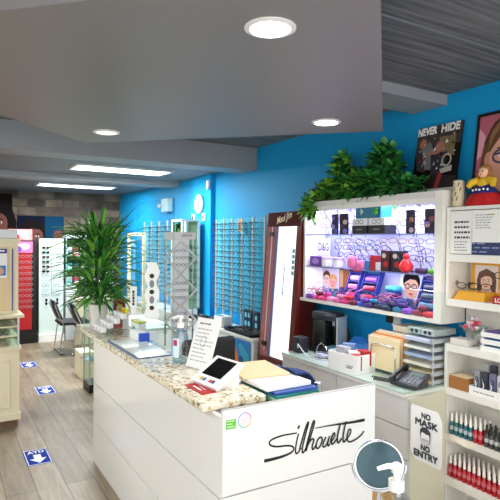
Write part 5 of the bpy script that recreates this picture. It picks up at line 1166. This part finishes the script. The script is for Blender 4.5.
# letter tray stack
lt = thing('letter_tray_stack', 'grey stack of letter trays with papers between the folders and the shelving', 'letter tray', (2.85,2.40,ZB))
TG = M('tray_grey','#c7ccd0',.4)
for k in range(6):
    z0 = ZB+.052*k; b_ = MB().box((2.70,2.272,z0+.004),(2.98,2.505,z0+.009),TG)
    for y in (2.2725,2.4995): b_.box((2.70,y,z0+.009),(2.98,y+.005,z0+.03),TG)
    b_.build('tray', lt)
for x in (2.705,2.97):
    for y in (2.2665,2.506): MB().box((x,y,ZB),(x+.008,y+.005,ZB+.30),TG).build('post', lt)
for k in range(6):
    z0 = ZB+.052*k+.0095; c = (M('manila'),M('manila_pale'),M('folder_pale'),M('paper_blue','#9fb4d8',.6),PAPER,M('paper_lav','#c8cce4',.6))[k]
    m_ = MB().box((2.685-.004*(k % 3),2.285,z0),(2.95,2.490,z0+.016+.004*(k % 2)),c); tag(m_.build('paper_pile'), '%s paper pile in the grey letter trays, %s tray up'%(('manila','cream','pale','bluish','white','lavender')[k],ORD[k]), 'papers', 'paper piles in the letter trays')
z6 = ZB+.052*5+.052
for k, (y, w, lb) in enumerate(((2.33,.10,'grey lens box'),(2.44,.11,'greenish lens box'))):
    b_ = MB().rbox((2.83,y,ZB+.308+.02),(.22,w,.04),.004,M('lens_box_%d'%k,('#b9c4c4','#a8bcb4')[k],.4)); a_ = Art(b_,(2.7195,y+w/2,ZB+.308),(0,-1,0),(0,0,1)); a_.ell(w*.35,.02,.014,.012,INK,10); a_.ell(w*.7,.02,.014,.012,INK,10)
    b_.box((2.84,y-w*.3,ZB+.300),(2.9,y+w*.3,ZB+.309),TG); tag(b_.build('lens_box'), lb+' lying on the topmost letter tray', 'box')
mb2 = MB().rbox((2.87,2.62,ZB+.30),(.16,.16,.05),.01,M('carton_beige','#d9cfbc',.5)); mb2.box((2.84,2.58,ZB),(2.92,2.66,ZB+.276),M('carton_beige')); tag(mb2.build('beige_carton'), 'beige carton standing behind the wire file holder', 'box')
# desk phone
ph = thing('desk_phone', 'dark grey desk phone with a handset in front of the letter trays', 'telephone', (2.58,2.33,ZB))
pm_ = Matrix.Rotation(.18,3,'Z') @ Matrix.Rotation(-.32,3,'Y')
c0 = Vector((2.575,2.335,ZB+.045))
PH = M('phone_grey','#33363b',.4)
pbd = MB().rbox(c0,(.17,.20,.03),.008,PH,mtx=pm_).build('body', ph, True)
MB().rbox(c0+pm_@Vector((.045,-.03,.017)),(.05,.10,.006),.002,M('phone_screen','#6d7a74',.2),mtx=pm_).build('screen', pbd)
kp = MB()
for i in range(4):
    for j in range(3): kp.rbox(c0+pm_@Vector((-.06+.022*i,-.055+.026*j,.017)),(.014,.018,.006),.002,M('phone_key','#878c92',.4),mtx=pm_)
kp.build('keypad', pbd)
MB().tube([c0+pm_@Vector((-.085,.075,.025)),c0+pm_@Vector((-.05,.075,.04)),c0+pm_@Vector((.05,.075,.04)),c0+pm_@Vector((.085,.075,.025))],[.022,.014,.014,.022],BLACK,10).build('handset', ph, True)
MB().obox((2.60,2.335,ZB+.018),(.10,.16,.034),PH,.18).build('stand', ph)
cd = MB().tube([Vector((2.50,2.43,ZB+.022))+Vector((.012*math.cos(k*.9)-.0008*k,.0022*k-.02,.012*math.sin(k*.9))) for k in range(60)],.004,BLACK,5); cd.build('coiled_cord', ph)
# wall socket with cable
so = thing('wall_socket', 'black plug in a white wall socket under the lit display', 'socket', (2.98,2.85,1.0))
MB().rbox((2.99,2.85,1.10),(.016,.09,.09),.004,WHITE).build('plate', so); MB().rbox((2.965,2.90,1.11),(.034,.05,.06),.008,BLACK).build('plug', so); MB().tube([(2.975,2.83,1.06),(2.97,2.83,.98),(2.97,2.80,.90),(2.965,2.78,.795)],.008,WHITE,6).build('cable', so)

# ================================================================ acrylic stand with the no mask sign
ac = thing('acrylic_screen', 'clear acrylic sheet standing past the drawer counter behind the mask notice', 'screen', (2.42,2.07,0))
MB().box((2.410,1.93,.02),(2.415,2.205,1.42),ACR).build('clear_sheet', ac); MB().box((2.36,1.93,0),(2.418,2.205,.02),ACR).build('foot', ac)
sg = MB(); O = Vector((2.402,2.168,.43)); U = Vector((0,-1,0)); V = Vector((0,0,1)); W_, H_ = .225, .315
pts = [(0,.045),(.035,0),(W_-.012,0),(W_,.012),(W_,H_-.05),(W_-.03,H_),(.01,H_),(0,H_-.01)]
sg.prism([O+U*u+V*v for u, v in pts],(.002,0,0),PAPER)
a_ = Art(sg,O,U,V); SG = M('sign_charcoal','#3d3f46',.6)
a_.heavy('NO',.112,.268,.031,SG,.062,.0022); a_.heavy('MASK',.116,.226,.036,SG,.158,.0026); a_.heavy('NO',.112,.085,.031,SG,.062,.0022); a_.heavy('ENTRY',.116,.043,.036,SG,.168,.0026)
cx, cy = .112,.150
a_.ell(cx,cy,.036,.046,SG,24); a_.ell(cx,cy-.004,.032,.040,PAPER,24); a_.poly([(cx-.036,cy+.005),(cx-.038,cy+.035),(cx-.02,cy+.055),(cx+.015,cy+.058),(cx+.038,cy+.035),(cx+.036,cy+.0),(cx+.030,cy+.022),(cx+.01,cy+.018),(cx-.02,cy+.026),(cx-.028,cy+.02)],SG)
a_.poly([(cx-.028,cy-.008),(cx+.028,cy-.008),(cx+.022,cy-.03),(cx,cy-.038),(cx-.022,cy-.03)],M('sign_pale_grey','#d4d6dc',.6)); a_.stroke([(cx-.02,cy-.016),(cx+.02,cy-.016)],.003,GREYINK)
tag(sg.build('mask_sign'), 'white notice with clipped corners saying no mask no entry', 'sign')
# ================================================================ foreground stand: round mirror and pump bottle
ftb = thing('side_table', 'low pale table below the frame carrying the round mirror', 'table', (1.17,1.1,0))
MB().rbox((1.17,1.1,.775),(.42,.44,.03),.006,WHITEM).build('top', ftb)
for x in (1.0,1.34):
    for y in (.93,1.27): MB().box((x-.015,y-.015,0),(x+.015,y+.015,.76),WHITEM).build('leg', ftb)
mr = thing('table_mirror', 'round table mirror on a chrome stand in front of the lettered counter end', 'mirror', (1.19,1.22,.79))
mc = Vector((1.19,1.20,1.0)); fwd = Vector((-.60,-.80,.06)).normalized(); rgt = Vector((0,0,1)).cross(fwd).normalized(); upv = fwd.cross(rgt)
def disc(mb, r0, r1, d0, d1, mat, n=40, inner=False):
    vs = []
    for r, d in ((r0,d0),(r1,d0),(r1,d1),(r0,d1)):
        for k in range(n): q = 2*PI*k/n; vs.append(mc+rgt*r*math.cos(q)+upv*r*math.sin(q)+fwd*d)
    fs = [(a*n+k,a*n+(k+1)%n,((a+1)%4)*n+(k+1)%n,((a+1)%4)*n+k) for a in range(4) for k in range(n)]
    return mb.add(vs, fs, mat)
disc(MB(),.0715,.0755,-.008,.006,CHROME).build('rim', mr, True)
gl_ = MB(); n = 40; vs = [mc+rgt*.0712*math.cos(2*PI*k/n)+upv*.0712*math.sin(2*PI*k/n)+fwd*d for d in (-.006,.001) for k in range(n)]
gl_.add(vs,[tuple(range(n))[::-1],tuple(range(n,2*n))]+[(k,(k+1)%n,n+(k+1)%n,n+k) for k in range(n)],M('mirror_slate','#34505a',.2,.2)); gl_.build('glass', mr)
ys = MB(); ys.tube([mc+rgt*.082*math.cos(PI+PI*k/16)+upv*.082*math.sin(PI+PI*k/16) for k in range(17)],.004,CHROME,8).build('yoke', mr, True)
MB().tube([mc+upv*-.082,(1.19,1.20,.80)],.007,CHROME,10).build('stem', mr, True)
MB().lathe((1.19,1.20,.79),[(.055,0),(.055,.008),(.015,.018)],CHROME,28).build('base', mr, True)
wb2 = MB().rbox((1.245,1.235,.84),(.06,.04,.10),.003,M('wood_block','#b98a4a',.5,noise=.2,scale=15)); tag(wb2.build('wooden_block'), 'small tan wooden block behind the mirror stem', 'block')
pump_bottle('pump_bottle', 1.11, 1.05, .79, 1.27, 'clear pump bottle with white nozzle standing before the round mirror', clear('clear_gel2','#eef2f2',.6), blue=False, rz=-.535)

# ================================================================ camera, light, world
cam = bpy.data.cameras.new('camera'); co = bpy.data.objects.new('camera', cam); COL.objects.link(co)
cam.sensor_width = 36; cam.lens = 36*525.8/500; cam.clip_start = .01
ya, pi_, ro = math.radians(30.66), math.radians(1.08), math.radians(.578)
f = Vector((math.sin(ya)*math.cos(pi_), math.cos(ya)*math.cos(pi_), -math.sin(pi_))); r = Vector((math.cos(ya),-math.sin(ya),0)); u = r.cross(f)
r2 = r*math.cos(ro)+u*math.sin(ro); u2 = -r*math.sin(ro)+u*math.cos(ro)
co.matrix_world = Matrix(((r2.x,u2.x,-f.x,0),(r2.y,u2.y,-f.y,0),(r2.z,u2.z,-f.z,1.7),(0,0,0,1)))
SC.camera = co
w = bpy.data.worlds.new('daylight'); SC.world = w; w.use_nodes = True
bgn = w.node_tree.nodes['Background']; bgn.inputs[0].default_value = (1,.985,.96,1); bgn.inputs[1].default_value = 2.0
SC.view_settings.view_transform = 'Standard'; SC.view_settings.look = 'None'; SC.view_settings.exposure = 0.42; SC.view_settings.gamma = 1
SC.view_settings.use_curve_mapping = False
